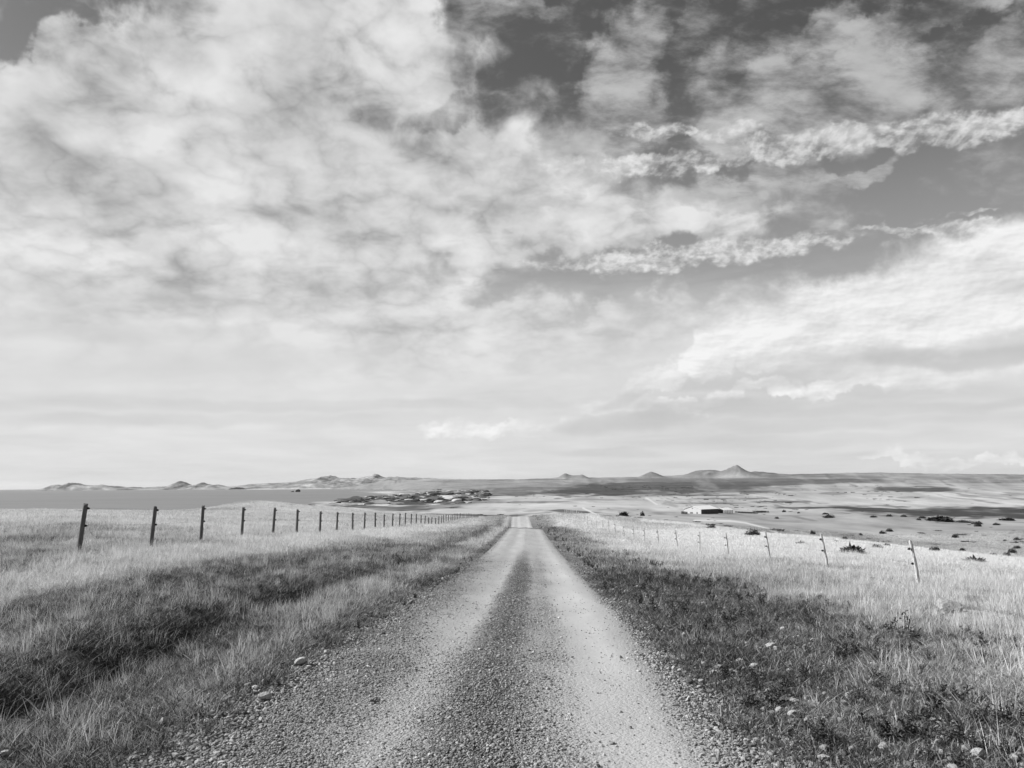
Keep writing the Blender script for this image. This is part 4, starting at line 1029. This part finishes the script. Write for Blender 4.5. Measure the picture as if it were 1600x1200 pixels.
# --- farm buildings -------------------------------------------------
PHI = math.radians(40)
def gable(name_, W_, L_, eave, ridge_, loc, openings=True, openside=False):
    """origin at the near corner; +x runs along the ridge, +y across the gable"""
    e = empty(name_, loc, PHI)
    t = 0.12
    def wall(x0, y0, x1, y1, mat, peak=False, z0=0.0, z1=None):
        bm = bmesh.new(); z1 = eave if z1 is None else z1
        dx_, dy_ = x1 - x0, y1 - y0; L = math.hypot(dx_, dy_); nx, ny = -dy_ / L * t / 2, dx_ / L * t / 2
        prof = [(0, z0), (1, z0), (1, z1)] + ([(0.5, ridge_)] if peak else []) + [(0, z1)]
        f_ = [bm.verts.new((x0 + dx_ * q + nx, y0 + dy_ * q + ny, z)) for q, z in prof]; b_ = [bm.verts.new((x0 + dx_ * q - nx, y0 + dy_ * q - ny, z)) for q, z in prof]
        bm.faces.new(f_); bm.faces.new(b_[::-1]); n = len(prof)
        for i in range(n): bm.faces.new((f_[i], b_[i], b_[(i + 1) % n], f_[(i + 1) % n]))
        bmesh.ops.recalc_face_normals(bm, faces=bm.faces[:])
        return link("wall", to_mesh("wall", bm, mat), e)
    if not openside:
        wg = wall(0, t, 0, W_ - t, m_white, True, -1.0); wg['label'] = "white gable wall"
        wl = wall(0, 0, L_, 0, m_shade_dark, False, -1.0); wl['label'] = "long side wall with shade painted in"
        wall(0, W_, L_, W_, m_white, False, -1.0); wall(L_, t, L_, W_ - t, m_white, True, -1.0)
        for k in range(7):          # sheet-metal door leaves and posts along the shade-painted side
            bm = bmesh.new(); box(bm, (L_ * (k + 0.5) / 7, -0.12, eave / 2 - 0.1), (0.16, 0.14, eave - 0.2)); link("door_post", to_mesh("door_post", bm, m_rail), e)
        for k, yy_ in enumerate((0.24, 0.56)):
            bm = bmesh.new(); box(bm, (-0.1, W_ * yy_, 0.55), (0.10, 1.0 + k * 1.2, 1.1)); link("hatch", to_mesh("hatch", bm, m_rail), e)
        bm = bmesh.new(); box(bm, (-0.1, W_ / 2, eave + 0.55), (0.08, 0.7, 0.6)); link("vent", to_mesh("vent", bm, m_rail), e)
    else:
        wall(0, W_, L_, W_, m_shade_dark, False, -1.0)
        for k in range(6):
            bm = bmesh.new(); box(bm, (0.2 + (L_ - 0.4) * k / 5, 0.1, eave / 2 - 0.3), (0.22, 0.22, eave + 0.4)); link("post", to_mesh("post", bm, m_rail), e)
        for zz in (0.5, 1.0, 1.5):
            bm = bmesh.new(); box(bm, (L_ / 2, -0.03, zz), (L_, 0.06, 0.14)); link("rail", to_mesh("rail", bm, m_rail), e)
    for sgn in (0, 1):
        bm = bmesh.new(); ov = 0.45; sl = (ridge_ - eave) / (W_ / 2)
        ya, yb = (-ov, W_ / 2) if sgn == 0 else (W_ + ov, W_ / 2)
        za, zb = eave - ov * sl + 0.08, ridge_ + 0.08
        vs = [(-ov, ya, za), (L_ + ov, ya, za), (L_ + ov, yb, zb), (-ov, yb, zb)]
        a_ = [bm.verts.new(v) for v in vs]; c_ = [bm.verts.new((v[0], v[1], v[2] + 0.14)) for v in vs]
        bm.faces.new(a_); bm.faces.new(c_[::-1])
        for i in range(4): bm.faces.new((a_[i], a_[(i + 1) % 4], c_[(i + 1) % 4], c_[i]))
        bmesh.ops.recalc_face_normals(bm, faces=bm.faces[:])
        link("roof", to_mesh("roof", bm, m_roof), e)
    return e
p0 = hit(1096, 803.3, y0=200); K = p0.y / F_PX
barn = gable("barn", 21 * K / math.sin(PHI) * 1.02, 33 * K / math.cos(PHI), 7.0 * K, 11.8 * K, p0)
tag(barn, "white farm shed with pale pitched roof and one long side with shade painted in", "barn")
q0 = hit(1131.5, 802.4, y0=200)
shed2 = gable("open_shed", 14 * K / math.sin(PHI) * 0.9, 19 * K / math.cos(PHI), 5.6 * K, 8.8 * K, q0, openside=True)
tag(shed2, "lower open sided shed with white roof, behind the right end of the barn", "shed")
# stockyard rails
def yard(name_, px0, px1, py, hpx, n, lab, cat, mat=m_rail, back=True):
    a_ = hit(px0, py, y0=200); b_ = hit(px1, py, y0=200); b_.y = a_.y + (b_.y - a_.y) * 0.2; b_.x = b_.x * b_.y / max(hit(px1, py, y0=200).y, 1)
    e = empty(name_, a_); H_ = hpx * K
    rows_ = [0.0] + ([6.0, 13.0] if back else [2.5])
    for r_, dy_ in enumerate(rows_):
        for k in range(n):
            q = k / (n - 1); x = a_.x + (b_.x - a_.x) * q; y = a_.y + (b_.y - a_.y) * q + dy_; z = gz(x, y)
            bm = bmesh.new(); box(bm, (0, 0, H_ / 2 - 0.2), (0.28, 0.28, H_ * random.uniform(0.85, 1.15) + 0.4)); link("post", to_mesh("post", bm, mat), e, Vector((x, y, z)) - a_)
        for zz in (0.3, 0.55, 0.8):
            x0, y0_, x1, y1_ = a_.x, a_.y + dy_, b_.x, b_.y + dy_; z0, z1 = gz(x0, y0_), gz(x1, y1_)
            L_ = math.hypot(x1 - x0, y1_ - y0_); bm = bmesh.new(); box(bm, (0, 0, 0), (L_, 0.10, 0.20))
            o = link("rail", to_mesh("rail", bm, mat), e, Vector(((x0 + x1) / 2, (y0_ + y1_) / 2 - 0.2, (z0 + z1) / 2 + zz * H_)) - a_)
            o.rotation_euler = (0, -math.atan2(z1 - z0, L_), math.atan2(y1_ - y0_, x1 - x0))
    return tag(e, lab, cat)
yard("stockyard_fence", 1157, 1184, 802.3, 3.0, 12, "rows of rough wooden stockyard rails right of the open shed", "fence")
yard("stockyard_fence", 1185, 1201, 801.8, 3.6, 8, "darker dense end of the wooden stockyard, farthest right of the sheds", "fence", mat=m_shade_dark)
yard("livestock_pen", 1066, 1074, 803.4, 4.2, 5, "small slatted pen standing left of the white gable wall", "pen", back=False)
# ------------------------------------------------------------------ the air over the bay and plains
m_air = bpy.data.materials.new("sea_air"); m_air.use_nodes = True
g = m_air.node_tree; g.nodes.clear()
o_ = g.nodes.new('ShaderNodeOutputMaterial'); pv_ = g.nodes.new('ShaderNodeVolumePrincipled')
pv_.inputs['Color'].default_value = (0.93, 0.93, 0.93, 1); pv_.inputs['Density'].default_value = 0.000011
pv_.inputs['Anisotropy'].default_value = 0.2
g.links.new(pv_.outputs[0], o_.inputs['Volume'])
bm = bmesh.new(); zb, zt = float(GZ2.min()) - 1.5, 330.0
box(bm, (0, 30400, (zb + zt) / 2), (300000, 61400, zt - zb))
hz_ = link("haze", to_mesh("haze", bm, m_air)); hz_['kind'] = 'stuff'
